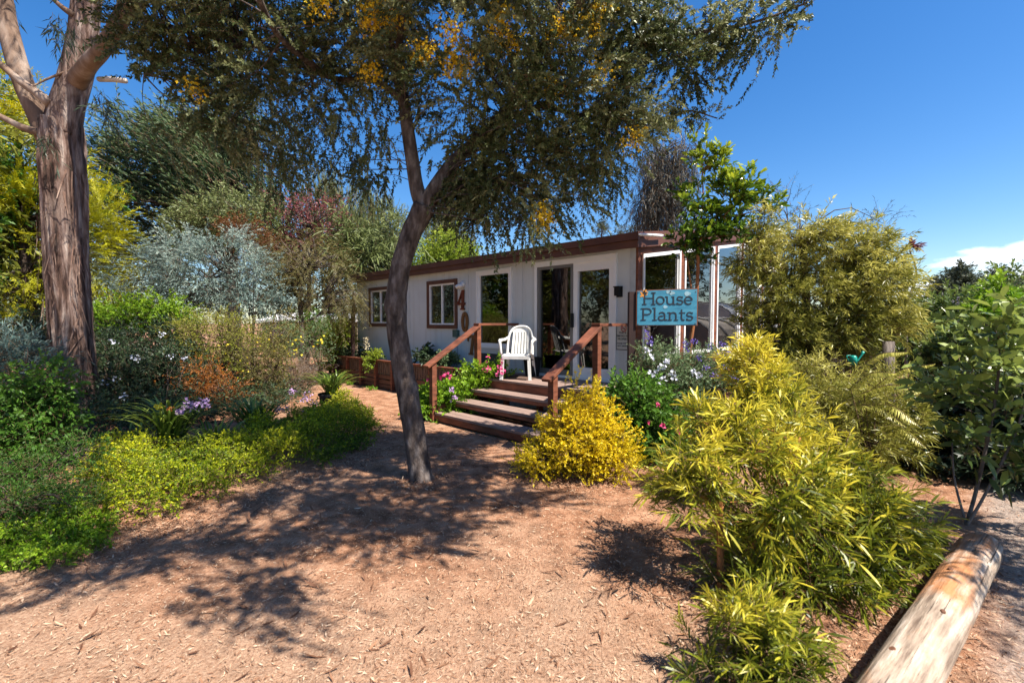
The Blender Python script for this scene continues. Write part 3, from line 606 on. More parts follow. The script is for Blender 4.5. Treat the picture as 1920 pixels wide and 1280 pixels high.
def stroke(mb, pts, w, y=-0.0645, th=0.003):
    pts = [np.array(p_, float) for p_ in pts]; n = len(pts); L_, R_ = [], []
    for i in range(n):
        t_ = (pts[min(i + 1, n - 1)] - pts[max(i - 1, 0)]); t_ /= np.linalg.norm(t_) + 1e-9; nn = np.array((-t_[1], t_[0])); L_.append(pts[i] + nn * w / 2); R_.append(pts[i] - nn * w / 2)
    V = [(a[0], y, a[1]) for a in L_] + [(a[0], y, a[1]) for a in R_] + [(a[0], y + th, a[1]) for a in L_] + [(a[0], y + th, a[1]) for a in R_]
    Fz = []
    for i in range(n - 1): Fz += [(i, i + 1, n + i + 1, n + i), (2 * n + i, 3 * n + i, 3 * n + i + 1, 2 * n + i + 1), (i, 2 * n + i, 2 * n + i + 1, i + 1), (n + i, n + i + 1, 3 * n + i + 1, 3 * n + i)]
    Fz += [(0, n, 3 * n, 2 * n), (n - 1, 3 * n - 1, 4 * n - 1, 2 * n - 1)][:1]; mb.add(V, Fz)
def arc(cx, cy, rx, ry, a0, a1, n=16): return [(cx + rx * math.cos(R(a)), cy + ry * math.sin(R(a))) for a in np.linspace(a0, a1, n)]
# glyphs in a unit box: x-height 0.68, cap height 1
GL = {
 'H': (0.92, [([(0.16, 0), (0.16, 1)], 1), ([(0.76, 0), (0.76, 1)], 1), ([(0.16, 0.52), (0.76, 0.52)], 0.7)] + [([(x - 0.15, z), (x + 0.15, z)], 0.6) for x in (0.16, 0.76) for z in (0.03, 0.97)]),
 'P': (0.74, [([(0.16, 0), (0.16, 1)], 1), ([(0.16, 0.96)] + arc(0.40, 0.72, 0.27, 0.24, 90, -90) + [(0.16, 0.48)], 0.85), ([(0.0, 0.03), (0.34, 0.03)], 0.6), ([(0.0, 0.97), (0.2, 0.97)], 0.6)]),
 'o': (0.62, [(arc(0.30, 0.34, 0.25, 0.30, 0, 370, 28), 0.9)]),
 'u': (0.74, [([(0.14, 0.64)] + arc(0.34, 0.24, 0.20, 0.22, 180, 300, 10) + [(0.56, 0.16)], 0.9), ([(0.56, 0.66), (0.56, 0.0)], 1), ([(0.0, 0.64), (0.16, 0.64)], 0.6), ([(0.42, 0.64), (0.6, 0.64)], 0.6), ([(0.54, 0.03), (0.72, 0.03)], 0.6)]),
 's': (0.52, [(arc(0.24, 0.50, 0.17, 0.15, 30, 250, 12) + arc(0.25, 0.19, 0.19, 0.17, 75, -160, 14), 0.85), ([(0.42, 0.66), (0.42, 0.52)], 0.5), ([(0.06, 0.0), (0.06, 0.16)], 0.5)]),
 'e': (0.60, [([(0.07, 0.36), (0.54, 0.36)], 0.6), (arc(0.30, 0.34, 0.25, 0.30, 5, 320, 24), 0.9)]),
 'l': (0.36, [([(0.17, 0), (0.17, 1.04)], 1), ([(0.02, 0.03), (0.33, 0.03)], 0.6), ([(0.02, 1.01), (0.17, 1.01)], 0.6)]),
 'a': (0.64, [(arc(0.27, 0.46, 0.19, 0.19, 150, 0, 10) + [(0.46, 0.06), (0.50, 0.03), (0.62, 0.03)], 0.9), (arc(0.26, 0.19, 0.20, 0.17, 60, 330, 16), 0.85)]),
 'n': (0.74, [([(0.15, 0), (0.15, 0.66)], 1), ([(0.15, 0.44)] + arc(0.37, 0.43, 0.19, 0.21, 150, 0, 10) + [(0.56, 0.0)], 0.9), ([(0.0, 0.64), (0.15, 0.64)], 0.6), ([(0.02, 0.03), (0.29, 0.03)], 0.6), ([(0.43, 0.03), (0.70, 0.03)], 0.6)]),
 't': (0.46, [([(0.18, 0.88), (0.18, 0.2)] + arc(0.31, 0.17, 0.13, 0.14, 180, 300, 8), 0.95), ([(0.02, 0.62), (0.42, 0.62)], 0.6)]),
}
def word(mb, txt, x0, x1, z0, h, y=-0.0645, sw=0.115):
    tot = sum(GL[c][0] for c in txt); sx = (x1 - x0) / tot; x = x0
    for c in txt:
        for k_, (pts, wf) in enumerate(GL[c][1]): stroke(mb, [(x + a * sx, z0 + b * h) for a, b in pts], sw * wf * min(sx, h), y - 0.00025 * k_)
        x += GL[c][0] * sx
M_INK = plain('sign_ink', (0.012, 0.018, 0.028), 0.6, 0.1)
q = MB(); Wd = sr_ - sl_; Hh = st_ - sb_; xb = sl_ - L0[0]; zb = sb_ - L0[2]
word(q, 'House', xb + 0.08 * Wd, xb + 0.93 * Wd, zb + 0.585 * Hh, 0.335 * Hh); word(q, 'Plants', xb + 0.06 * Wd, xb + 0.95 * Wd, zb + 0.155 * Hh, 0.335 * Hh)
q.build('lettering', M_INK, sgn)
q = MB()      # faded painted blossoms in the corners
for cx_, cz_, r_s in ((0.10, 0.86, 0.04), (0.13, 0.92, 0.03)): q.prism([(xb + cx_ * Wd + r_s * math.cos(a) * (1 + 0.4 * math.cos(5 * a)), zb + cz_ * Hh + r_s * math.sin(a) * (1 + 0.4 * math.cos(5 * a))) for a in np.linspace(0, 6.28, 30, endpoint=False)], -0.0625, -0.0606, 0, 'y')
q.build('painted_flower', plain('faded_orange', (0.55, 0.22, 0.03), 0.6, 0.3, 20), sgn)
M_FDW = plain('faded_white', (0.22, 0.36, 0.42), 0.6, 0.2, 20)
for cx_, cz_, r_s in ((0.52, 0.93, 0.022), (0.58, 0.90, 0.026), (0.84, 0.88, 0.03), (0.47, 0.52, 0.02)):
    q = MB(); q.prism([(xb + cx_ * Wd + r_s * 1.5 * math.cos(a), zb + cz_ * Hh + r_s * math.sin(a) * (1 + 0.25 * math.cos(3 * a))) for a in np.linspace(0, 6.28, 20, endpoint=False)], -0.0625, -0.0606, 0, 'y')
    q.build('painted_cloud', M_FDW, sgn)
for cx_, cz_ in ((0.02, 0.06), (0.98, 0.08), (0.02, 0.93), (0.98, 0.95)):
    q = MB(); q.tube([(xb + cx_ * Wd, -0.067, zb + cz_ * Hh), (xb + cx_ * Wd, -0.0600, zb + cz_ * Hh)], 0.007, 8); q.build('screw', M_GREYF, sgn)
# no smoking notice
def text_obj(txt, size, width=None):
    cu = bpy.data.curves.new('t', 'FONT'); cu.body = txt; cu.size = size; cu.align_x = 'CENTER'; cu.extrude = 0.0008; cu.offset = size * 0.02; cu.resolution_u = 2
    o = bpy.data.objects.new('t', cu); COL.objects.link(o); dg = bpy.context.evaluated_depsgraph_get(); dg.update()
    me = bpy.data.meshes.new_from_object(o.evaluated_get(dg)); V = np.array([v.co[:] for v in me.vertices]); Fx = [tuple(p_.vertices) for p_ in me.polygons]
    bpy.data.objects.remove(o); bpy.data.curves.remove(cu); bpy.data.meshes.remove(me); return V, Fx
nc = Hw(0.185, 0.0, 1.375); notice = empty('wall_notice', nc, HRZ + math.pi, 'small white no smoking notice with dark border on the wall beside the corner post', 'sign')
# local x to the viewer's right, local -y towards the viewer
q = MB(); q.box(-0.135, 0.135, -0.014, -0.002, -0.20, 0.20); q.build('border', plain('notice_border', (0.05, 0.05, 0.06), 0.5), notice)
q = MB(); q.box(-0.122, 0.122, -0.0175, -0.0145, -0.187, 0.187); q.build('plate', plain('notice_face', (0.50, 0.49, 0.46), 0.5, 0.05), notice)
q = MB()
for tx, z, s in (('THIS IS A', 0.055, 0.042), ('SMOKE FREE', 0.005, 0.044), ('PROPERTY', -0.042, 0.044), ('THANK YOU FOR', -0.105, 0.031), ('NOT SMOKING', -0.145, 0.031)):
    V, Fx = text_obj(tx, s); V = np.stack((V[:, 0], -0.0185 - V[:, 2], V[:, 1] + z), 1); q.add(V, Fx)
q.build('lettering', M_INK, notice)
q = MB(); ring = [(0.045 * math.cos(a), -0.019, 0.135 + 0.045 * math.sin(a)) for a in np.linspace(0, 2 * math.pi, 25)]; q.tube(ring, 0.006, 6, cap=False); q.tube([(-0.031, -0.019, 0.166), (0.031, -0.019, 0.104)], 0.005, 6); q.build('prohibition_mark', plain('mark_red', (0.42, 0.03, 0.03), 0.5), notice)
q = MB(); q.box(-0.03, 0.028, -0.0195, -0.0178, 0.130, 0.140); q.build('cigarette_mark', M_INK, notice)

# ---------------------------------------------------------------- planter box along the wall
M_SLAT = plain('old_pallet_slat', (0.13, 0.09, 0.065), 0.8, 0.5, 4, 0.2, 0.4, stretch=(8, 2, 1.5))
PO, PZ, P0, P1 = 0.62, 0.70, 2.85, 8.95
pl = empty('planter_box', Hw(5.9, PO, 0), HRZ, 'long brown raised planter box of old slats along the cream wall', 'planter')
q = MB(); q.box(P0 - 5.9, P1 - 5.9, -0.05, 0.035, PZ - 0.04, PZ); q.box(P0 - 5.9, P0 - 5.86, -PO + 0.02, -0.05, 0.1, PZ - 0.01); q.box(P1 - 5.94, P1 - 5.9, -PO + 0.02, -0.05, 0.0, PZ - 0.01); q.build('top_rail', M_REDW, pl)
for k in range(9):
    s = P0 - 5.9 + 0.03 + k * (P1 - P0 - 0.13) / 8; q = MB(); q.box(s, s + 0.07, -0.02, 0.05, 0.0, PZ - 0.041); q.build('post', M_REDW, pl)
q = MB(); q.box(P0 - 5.85, P1 - 5.95, -PO + 0.05, -0.06, PZ - 0.14, PZ - 0.09); q.build('soil', plain('potting_soil', (0.04, 0.028, 0.02), 0.95, 0.4, 30, 0.1, 0.8), pl)
q = MB(); rr = np.random.default_rng(5); s = P0 - 5.86
while s < P1 - 5.95: w = 0.06 + 0.03 * rr.random(); q.box(s, s + w, -0.045, -0.03 + 0.006 * rr.random(), 0.36, PZ - 0.045); s += w + 0.022
q.build('slat_panel', M_SLAT, pl)
q = MB()
for z in (0.02, 0.13, 0.25): q.box(P0 - 5.86, P1 - 5.94, -0.05, -0.022, z, z + 0.095)
q.build('lower_board', M_BROWN, pl)
# ---------------------------------------------------------------- the peeling log
def logmat():
    m, t, b = newmat('peeled_log'); f = noise_n(t, 1.0, 6, 0.6, stretch=(22, 22, 1.8)); g_ = noise_n(t, 2.6, 5, 0.6, stretch=(1.4, 1.4, 0.6))
    c1 = ramp(t, f, [(0.36, (0.17, 0.115, 0.08)), (0.5, (0.40, 0.31, 0.23)), (0.64, (0.56, 0.48, 0.40))])
    mx = N(t, 'ShaderNodeMixRGB'); t.links.new(M('MULTIPLY', M('SUBTRACT', g_, 0.53, t=t), 9.0, t=t, clamp=True), mx.inputs[0]); t.links.new(c1, mx.inputs[1]); mx.inputs[2].default_value = (0.40, 0.17, 0.065, 1)
    ck = noise_n(t, 1.0, 5, 0.65, stretch=(26, 26, 0.7)); cr_ = M('MULTIPLY', M('SUBTRACT', 0.40, ck, t=t), 14.0, t=t, clamp=True)
    dirt = noise_n(t, 4.0, 8, 0.7, stretch=(1, 1, 0.5)); m3 = N(t, 'ShaderNodeMixRGB'); m3.blend_type = 'MULTIPLY'; m3.inputs[0].default_value = 0.8; t.links.new(mx.outputs[0], m3.inputs[1]); t.links.new(ramp(t, dirt, [(0.35, (0.45, 0.42, 0.40)), (0.6, (1, 1, 1))]), m3.inputs[2])
    m2 = N(t, 'ShaderNodeMixRGB'); t.links.new(cr_, m2.inputs[0]); t.links.new(m3.outputs[0], m2.inputs[1]); m2.inputs[2].default_value = (0.05, 0.03, 0.02, 1)
    t.links.new(m2.outputs[0], b.inputs['Base Color']); b.inputs['Roughness'].default_value = 0.85; bump(t, b, M('SUBTRACT', f, cr_, t=t), 0.9, 0.02); return m
M_KNOT = plain('knot_wood', (0.12, 0.05, 0.025), 0.8)
le, ln = G(1842, 1022, 0.12), G(1683, 1285, 0.12); ln = le + (ln - le) * 1.55
lroot = empty('log', (*((le + ln) / 2)[:2], 0), 0, 'thick peeled pale log lying on the ground along the path edge', 'log'); lbase = np.array(lroot.location)
Lp = catmull([le, le * 0.66 + ln * 0.34 + (0.01, 0, 0), le * 0.33 + ln * 0.67, ln], 90); ax_d = unit((ln - le)[None])[0]
def logfn(t_, th): return 1 + 0.035 * np.sin(3 * th + 5 * t_) + 0.02 * np.sin(7 * th + 11 * t_) - 0.07 * np.exp(-((t_ - 0.155) / 0.007) ** 2) - 0.25 * np.exp(-(t_ / 0.01) ** 2) + 0.03 * np.exp(-((t_ - 0.1) / 0.05) ** 2)
q = MB(); V, Fq, Fc = tube_geo(Lp, 0.106, 40, logfn)
# rotate into a frame whose z runs along the log so that the grain follows it
q.add(V, Fq); q.g.setdefault((40, 0), []).append(np.array([Fc[0], Fc[1]]))
lo = q.build('trunk', logmat(), None, smooth=True, rel=(le + ln) / 2)
mz = Vector(ax_d).to_track_quat('Z', 'Y').to_matrix()
Vm = np.array([v.co[:] for v in lo.data.vertices]) @ np.array(mz); lo.data.vertices.foreach_set('co', Vm.astype(np.float32).ravel()); lo.data.update()
lo.parent = lroot; lo.rotation_euler = mz.to_euler(); lo.location = Vector((le + ln) / 2) - lroot.location
for tpos, th_, rr in ((0.27, 1.3, 0.016), (0.45, 1.9, 0.014), (0.62, 1.2, 0.018)):
    q = MB(); V, Fq, Fc = tube_geo([(0, 0, 0), (0, 0, 0.012)], [rr, rr * 0.6], 10)
    c = le + (ln - le) * tpos; up_ = np.array((0, 0, 1.0)); sd_ = np.cross(ax_d, up_); nrm = sd_ * math.cos(th_) + up_ * math.sin(th_)
    a_ = ax_d; b_ = np.cross(nrm, a_); V = c + nrm * 0.098 + V[:, :1] * a_ * 1.6 + V[:, 1:2] * b_ + V[:, 2:3] * nrm; q.add(V, Fq); q.g.setdefault((10, 0), []).append(np.array([Fc[1]]) + q.n - len(V))
    q.build('knot', M_KNOT, lroot, rel=lbase)

# ---------------------------------------------------------------- big gum tree on the left
def gumbark():
    m, t, b = newmat('gum_bark')
    f = noise_n(t, 1.0, 9, 0.62, stretch=(12, 12, 1.2)); g_ = noise_n(t, 1.0, 5, 0.6, stretch=(2.2, 2.2, 0.7)); fi = noise_n(t, 1.0, 6, 0.7, stretch=(40, 40, 4))
    c1 = ramp(t, f, [(0.36, (0.030, 0.019, 0.015)), (0.45, (0.105, 0.060, 0.044)), (0.54, (0.225, 0.15, 0.12)), (0.64, (0.42, 0.33, 0.275))])
    mx = N(t, 'ShaderNodeMixRGB'); t.links.new(M('MULTIPLY', M('SUBTRACT', g_, 0.52, t=t), 6.0, t=t, clamp=True), mx.inputs[0]); t.links.new(c1, mx.inputs[1])
    t.links.new(ramp(t, fi, [(0.38, (0.11, 0.075, 0.06)), (0.62, (0.34, 0.26, 0.215))]), mx.inputs[2])
    t.links.new(mx.outputs[0], b.inputs['Base Color']); b.inputs['Roughness'].default_value = 0.85; b.inputs['Specular IOR Level'].default_value = 0.2
    bump(t, b, M('ADD', f, M('MULTIPLY', fi, 0.35, t=t), t=t), 1.0, 0.06); return m
M_GUM = gumbark(); M_GUMS = bark('smooth_gum_limb', (0.09, 0.055, 0.038), (0.20, 0.13, 0.09), (0.36, 0.28, 0.225), (3, 3, 1.2), 0.35)
GY = 6.95; gb = np.array((*G(143, 803)[:2], -0.05))
gum = empty('gum_tree', gb, 0, 'large gum tree with thick peeling brown bark trunk at the left', 'tree')
def gumfn(t_, th):
    return (1 + 0.07 * np.sin(3 * th + 2.5 * t_ + 0.4) + 0.05 * np.sin(5 * th - 6 * t_) + 0.035 * np.sin(9 * th + 17 * t_ + np.sin(14 * t_)) + 0.025 * np.sin(15 * th - 22 * t_ + 2 * np.sin(9 * t_))
            - 0.055 * np.abs(np.sin(8 * th + 2.2 * np.sin(9 * t_ + th) + 5 * t_)) ** 0.4 - 0.035 * np.abs(np.sin(17 * th + 3 * np.sin(23 * t_ + 2 * th) + 9 * t_)) ** 0.5 + 0.06
            + 0.28 * np.exp(-t_ / 0.05) * (1 + 0.5 * np.sin(4 * th + 1)))
q = MB()
tp = [P(u, v, GY) for u, v in ((145, 812), (142, 740), (132, 620), (122, 480), (115, 330), (112, 230))]; tp.insert(0, gb + (0, 0, -0.1))
q.tube(catmull(tp, 300), [0.29, 0.275, 0.265, 0.255, 0.25, 0.25, 0.265, 0.24], 160, fn=gumfn)
q.tube(catmull([P(115, 250, GY), P(128, 190, GY), P(148, 110, GY), P(160, 20, GY), P(172, -120, GY), P(180, -400, GY)], 50), [0.215, 0.205, 0.19, 0.18, 0.165, 0.15, 0.12], 40, fn=lambda t_, th: 1 + 0.05 * np.sin(3 * th + 5 * t_) + 0.03 * np.sin(8 * th + 20 * t_))
q.build('trunk', M_GUM, gum, smooth=True, rel=gb)
q = MB()
q.tube(catmull([P(100, 280, GY), P(72, 215, GY), P(45, 160, GY), P(22, 80, GY), P(6, 0, GY), P(-20, -160, GY), P(-80, -420, GY)], 60), [0.15, 0.14, 0.125, 0.12, 0.115, 0.10, 0.07], 28, fn=lambda t_, th: 1 + 0.04 * np.sin(3 * th + 9 * t_))
q.tube(catmull([P(140, 160, GY), P(165, 122, GY - 0.3), P(190, 95, GY - 0.5), P(222, 45, GY - 0.8), P(250, -15, GY - 1.0), P(330, -160, GY - 1.6), P(450, -300, GY - 2)], 50), [0.13, 0.11, 0.10, 0.095, 0.09, 0.07, 0.05], 24)
for pts, r0_ in (([(95, 195), (70, 175), (35, 150), (0, 120), (-30, 100)], 0.075), ([(75, 250), (40, 238), (0, 218), (-30, 205)], 0.06), ([(140, 130), (110, 140), (85, 150), (62, 162)], 0.022), ([(140, 30), (118, 15), (95, -5)], 0.05)):
    q.tube(catmull([P(u, v, GY - 0.15 - 0.05 * i) for i, (u, v) in enumerate(pts)], 14), [r0_, r0_ * 0.7, r0_ * 0.45], 10)
q.build('limb', M_GUMS, gum, smooth=True, rel=gb)
q = MB(); q.tube([P(186, 149, GY - 0.2), P(212, 149, GY - 0.35), P(235, 152, GY - 0.5)], [0.035, 0.036, 0.034], 12); q.build('broken_stub', plain('bare_pale_wood', (0.55, 0.47, 0.38), 0.7), gum, smooth=True, rel=gb)
rng = np.random.default_rng(11); q = MB()         # peeling ribbons of bark
for i in range(420):
    tt = rng.random() ** 0.8; k_ = int(2 + tt * 100); c = catmull(tp, 120)[k_]; a_ = rng.random() * 6.28; r0_ = 0.285 + 0.03 * rng.random(); L_ = 0.08 + 0.6 * rng.random() ** 2; w_ = 0.006 + 0.024 * rng.random() ** 2
    n_ = np.array((math.cos(a_), math.sin(a_), 0)); r0_ -= 0.03; s_ = np.array((-math.sin(a_), math.cos(a_), 0)) ; tl = rng.normal() * 0.22; out_ = 0.01 + 0.045 * rng.random() ** 2
    V = []
    for j in range(5):
        f_ = j / 4; pc_ = c + n_ * (r0_ + out_ * (f_ ** 2)) + np.array((0, 0, -L_ * f_)) + s_ * tl * L_ * f_; ww = w_ * (1 - 0.6 * f_); V += [pc_ - s_ * ww / 2, pc_ + s_ * ww / 2 + n_ * 0.004]
    q.add(V, [(2 * j, 2 * j + 1, 2 * j + 3, 2 * j + 2) for j in range(4)])
q.build('peeling_bark', bark('peeling_strip', (0.04, 0.022, 0.016), (0.16, 0.095, 0.07), (0.36, 0.26, 0.20), (3, 3, 1.5), 0.3), gum, rel=gb)
M_GUML = leafmat('gum_leaf', (0.03, 0.045, 0.03), (0.07, 0.095, 0.055), (0.14, 0.16, 0.09), 0.25, 0.4)
q = MB(); gb_ = [(-6.6, 6.4, 9.6, 3.4, 3.0, 1.8), (-8.2, 6.0, 8.5, 2.2, 2.2, 1.4), (-4.2, 5.0, 8.6, 2.0, 2.0, 1.2), (-6.0, 8.5, 10.5, 3, 3, 1.6)]
Cg = foliage(q, rng, gb_, 90, 14, 0.35, 0.6, 9, 0.14, 0.022, up=-0.6, out=0.4, droop=0.5, twr=0.004)
for (u, v) in ((112, 62), (120, 35), (196, 185), (200, 205), (84, 262), (255, 20), (240, 60), (262, 70)):
    foliage(q, rng, [blob(u, v, GY - 0.5, 9, 14, 0.1)], 3, 4, 0.05, 0.22, 7, 0.12, 0.016, up=-1.0, out=0.2, droop=0.3, twr=0.002)
q.build('crown', [M_GUML, M_TWIG], gum, rel=gb)

# ---------------------------------------------------------------- acacia over the path
AY = 4.62; ab = np.array((*G(790, 898)[:2], -0.03))
aca = empty('acacia_tree', ab, 0, 'leaning acacia tree with blue green weeping leaves and yellow blossom over the path', 'tree')
def afn(t_, th): return 1 + 0.05 * np.sin(2 * th + 6 * t_) + 0.03 * np.sin(5 * th + 15 * t_) + 0.30 * np.exp(-t_ / 0.022) * (1 + 0.4 * np.sin(4 * th)) + 0.05 * np.sin(3 * th - 20 * t_) * np.sin(31 * t_) + 0.14 * np.exp(-((t_ - 0.33) / 0.012) ** 2) * np.maximum(0, np.cos(th - 3.5)) ** 3 + 0.10 * np.exp(-((t_ - 0.60) / 0.03) ** 2) * (1 + np.sin(th + 2))
tr = [ab] + [P(u, v, AY) for u, v in ((784, 860), (772, 780), (757, 700), (745, 620), (743, 560), (752, 500), (771, 440), (795, 388))]
L1 = [P(u, v, y) for u, v, y in ((795, 392, AY), (782, 355, AY), (773, 300, AY), (764, 240, AY), (757, 190, AY + .05), (740, 120, AY + .1), (720, 30, AY + .1), (700, -90, AY - .1), (670, -260, AY - 0.4))]
L2 = [P(u, v, y) for u, v, y in ((792, 395, AY), (818, 350, AY), (850, 305, AY + .1), (890, 268, AY + .2), (925, 238, AY + .2), (970, 180, AY + .1), (1010, 100, AY), (1050, 0, AY - .1), (1080, -150, AY - .4))]
L3 = [P(u, v, y) for u, v, y in ((940, 225, AY + .2), (1010, 200, AY + .3), (1080, 160, AY + .3), (1150, 110, AY + .3), (1230, 75, AY + .2), (1320, 60, AY + .1), (1420, 40, AY), (1515, 5, AY - .1))]
L4 = [P(u, v, y) for u, v, y in ((757, 190, AY), (700, 150, AY + .1), (640, 150, AY + .2), (580, 130, AY + .2), (500, 90, AY + .1), (420, 90, AY + .1), (330, 110, AY), (270, 140, AY))]
L5 = [P(u, v, y) for u, v, y in ((1010, 200, AY + .3), (1090, 215, AY + .3), (1160, 225, AY + .3), (1230, 225, AY + .3), (1290, 208, AY + .3), (1345, 222, AY + .3))]
L6 = [P(745, 130, AY), np.array((-0.8, 3.8, 4.4)), np.array((0.2, 2.9, 4.7)), np.array((1.4, 2.2, 4.7))]
L7 = [P(1010, 100, AY), np.array((1.0, 3.6, 4.6)), np.array((2.0, 2.8, 4.9)), np.array((2.8, 2.2, 4.9))]
L8 = [P(600, 135, AY), np.array((-2.0, 3.8, 4.1)), np.array((-1.7, 2.9, 4.6)), np.array((-0.7, 2.0, 4.7))]
sb = MB(); skel = []
for pts, rad in ((tr, [0.118, 0.108, 0.105, 0.104, 0.104, 0.107, 0.102, 0.10, 0.112]), (L1, [0.085, 0.07, 0.066, 0.06, 0.05, 0.04, 0.03]), (L2, [0.085, 0.072, 0.062, 0.055, 0.045, 0.035, 0.025]), (L3, [0.035, 0.025, 0.018, 0.008]), (L4, [0.035, 0.028, 0.02, 0.01]), (L5, [0.02, 0.013, 0.006]), (L6, [0.04, 0.02]), (L7, [0.04, 0.02]), (L8, [0.03, 0.015])):
    pa = catmull(pts, 10 * len(pts)); sb.tube(pa, np.interp(np.linspace(0, 1, len(pa)), np.linspace(0, 1, len(rad)), rad), 20 if rad[0] > 0.06 else 10, fn=afn if pts is tr else None)
    if pts is not tr: skel.append(pa)
skel = np.vstack(skel)
M_ACL = leafmat('acacia_leaf', (0.018, 0.028, 0.011), (0.085, 0.112, 0.038), (0.42, 0.43, 0.21), 0.3, 0.45, 0.3)
M_BLO = leafmat('yellow_blossom', (0.70, 0.40, 0.01), (0.95, 0.64, 0.02), (0.95, 0.80, 0.10), 0.45, 0.7)
rng = np.random.default_rng(21); q = MB(); CC = []
kw = dict(tl=0.30, n=42, ll=0.032, lw=0.0165, ang=66, droop=0.12, out=0.5, up=0.05, jit=0.28, coh=0.9, twr=0.002, tints=(0.55, 0.7))
CC.append(foliage(q, rng, [blob(530, 30, 4.5, 280, 110, .9), blob(375, 130, 4.7, 100, 105, .8), blob(425, 225, 4.8, 60, 75, .5), blob(345, 40, 4.4, 85, 70, .8), blob(480, 150, 4.6, 90, 90, .6), blob(560, 100, 4.6, 90, 70, .6)], 150, 11, 0.11, **kw))
CC.append(foliage(q, rng, [blob(880, 60, 4.5, 300, 140, 1.0), blob(1000, 230, 4.7, 190, 110, .7), blob(920, 130, 4.5, 220, 120, .8), blob(1060, 130, 4.5, 150, 90, .6), blob(740, 60, 4.6, 130, 90, .7)], 180, 11, 0.11, **kw))
kw = {**kw, 'up': -0.3, 'droop': 0.22}
CC.append(foliage(q, rng, [blob(960, 375, 4.7, 130, 55, .35), blob(1030, 320, 4.7, 130, 75, .5), blob(900, 330, 4.8, 60, 45, .3), blob(1130, 270, 4.7, 80, 80, .4), blob(1185, 190, 4.8, 50, 50, .3), blob(970, 400, 4.6, 110, 38, .3), blob(870, 310, 4.7, 60, 60, .3)], 120, 10, 0.085, **kw))
CC.append(foliage(q, rng, [blob(680, 290, 4.9, 90, 85, .5), blob(640, 220, 4.8, 100, 60, .5), blob(565, 260, 4.8, 60, 80, .4), blob(500, 290, 4.9, 50, 70, .4), blob(630, 340, 4.9, 40, 40, .3), blob(720, 340, 4.9, 30, 50, .2), blob(860, 350, 5.0, 50, 60, .3), blob(300, 230, 4.8, 40, 60, .3)], 40, 8, 0.10, **{**kw, 'up': -0.9, 'out': 0.2}))
kw = {**kw, 'up': 0.1, 'droop': 0.12}
CC.append(foliage(q, rng, [blob(1210, 75, 4.7, 80, 50, .3), blob(1300, 60, 4.7, 80, 45, .25), blob(1390, 50, 4.6, 60, 38, .2), blob(1455, 25, 4.6, 45, 25, .15), blob(1505, 5, 4.55, 22, 12, .1), blob(1270, 115, 4.7, 60, 35, .2), blob(1180, 20, 4.6, 90, 40, .3)], 78, 11, 0.09, **{**kw, 'tl': 0.22}))
CC.append(foliage(q, rng, [blob(1230, 222, 4.9, 30, 8, .06), blob(1280, 212, 4.9, 35, 7, .06), blob(1325, 214, 4.9, 22, 7, .05)], 16, 5, 0.035, **{**kw, 'tl': 0.12, 'n': 16}))
# the crown goes on above and towards the path, out of frame
CC.append(foliage(q, rng, [*[(*(G(u, v)[:2] + 0.65 * z * np.array((0.85, -0.525))), z, r1, r2, 0.25) for u, v, z, r1, r2 in ((540, 945, 4.5, .8, .35), (740, 935, 4.7, .8, .35), (930, 930, 4.6, .5, .24), (420, 1000, 4.3, .6, .22), (600, 1000, 4.3, .5, .2), (780, 985, 4.4, .5, .2), (260, 1030, 4.3, .5, .16), (150, 1090, 4.1, .25, .1), (340, 1080, 4.1, .1, .12), (500, 1085, 4.1, .07, .16), (480, 1140, 4.0, .05, .1), (860, 1020, 4.2, .12, .06), (990, 930, 4.6, .25, .1), (640, 890, 5.0, .8, .5), (850, 870, 5.0, .9, .5), (100, 1030, 4.3, .3, .12))], (-0.9, 4.6, 5.6, 2.2, 1.0, .6), (-2.7, 4.0, 5.2, 1.0, 0.8, .5)], 560, 10, 0.08, **{**kw, 'tl': 0.30, 'n': 26, 'll': 0.045, 'lw': 0.022, 'up': -0.3}))
CC.append(foliage(q, rng, [(-0.5, 4.3, 6.6, 1.0, .9, .5), (-1.9, 4.4, 6.7, 1.1, .9, .5), (-3.1, 4.7, 6.3, .9, .9, .5), (0.6, 3.6, 6.1, .8, .7, .4)], 150, 10, 0.13, **{**kw, 'tl': 0.42, 'n': 30, 'll': 0.045, 'lw': 0.022}))
q.build('crown', [M_ACL, M_TWIG], aca, rel=ab)
branches(sb, rng, skel, np.vstack(CC[:3] + CC[4:]), 0.010, frac=0.6); branches(sb, rng, skel, CC[3], 0.006, frac=0.25)
sb.build('trunk', bark('acacia_bark', (0.035, 0.026, 0.022), (0.105, 0.080, 0.068), (0.22, 0.185, 0.165), (16, 16, 6), 1.0), aca, smooth=True, rel=ab)
bc = [P(u, v, y) for u, v, y in ((855, 110, 4.0), (880, 95, 4.0), (850, 60, 3.95), (1045, 50, 4.2), (1060, 60, 4.2), (1105, 55, 4.2), (935, 60, 4.0), (940, 30, 4.0), (690, 40, 4.0), (710, 35, 4.0), (700, 20, 4.0), (605, 10, 3.9), (790, 100, 4.1), (855, 125, 4.1), (1190, 262, 4.4), (1120, 140, 4.3), (1018, 415, 4.45), (1015, 400, 4.45), (365, 168, 4.2), (960, 80, 4.0), (1130, 10, 4.2), (1035, 160, 4.3), (800, 105, 4.1), (690, 130, 4.2), (740, 25, 4.0))]
flowers(aca, rng, bc, 0.06, 3000, 0.017, M_BLO, petals=6, ball=True, rel=ab)
rb = MB(); rngf = np.random.default_rng(5)

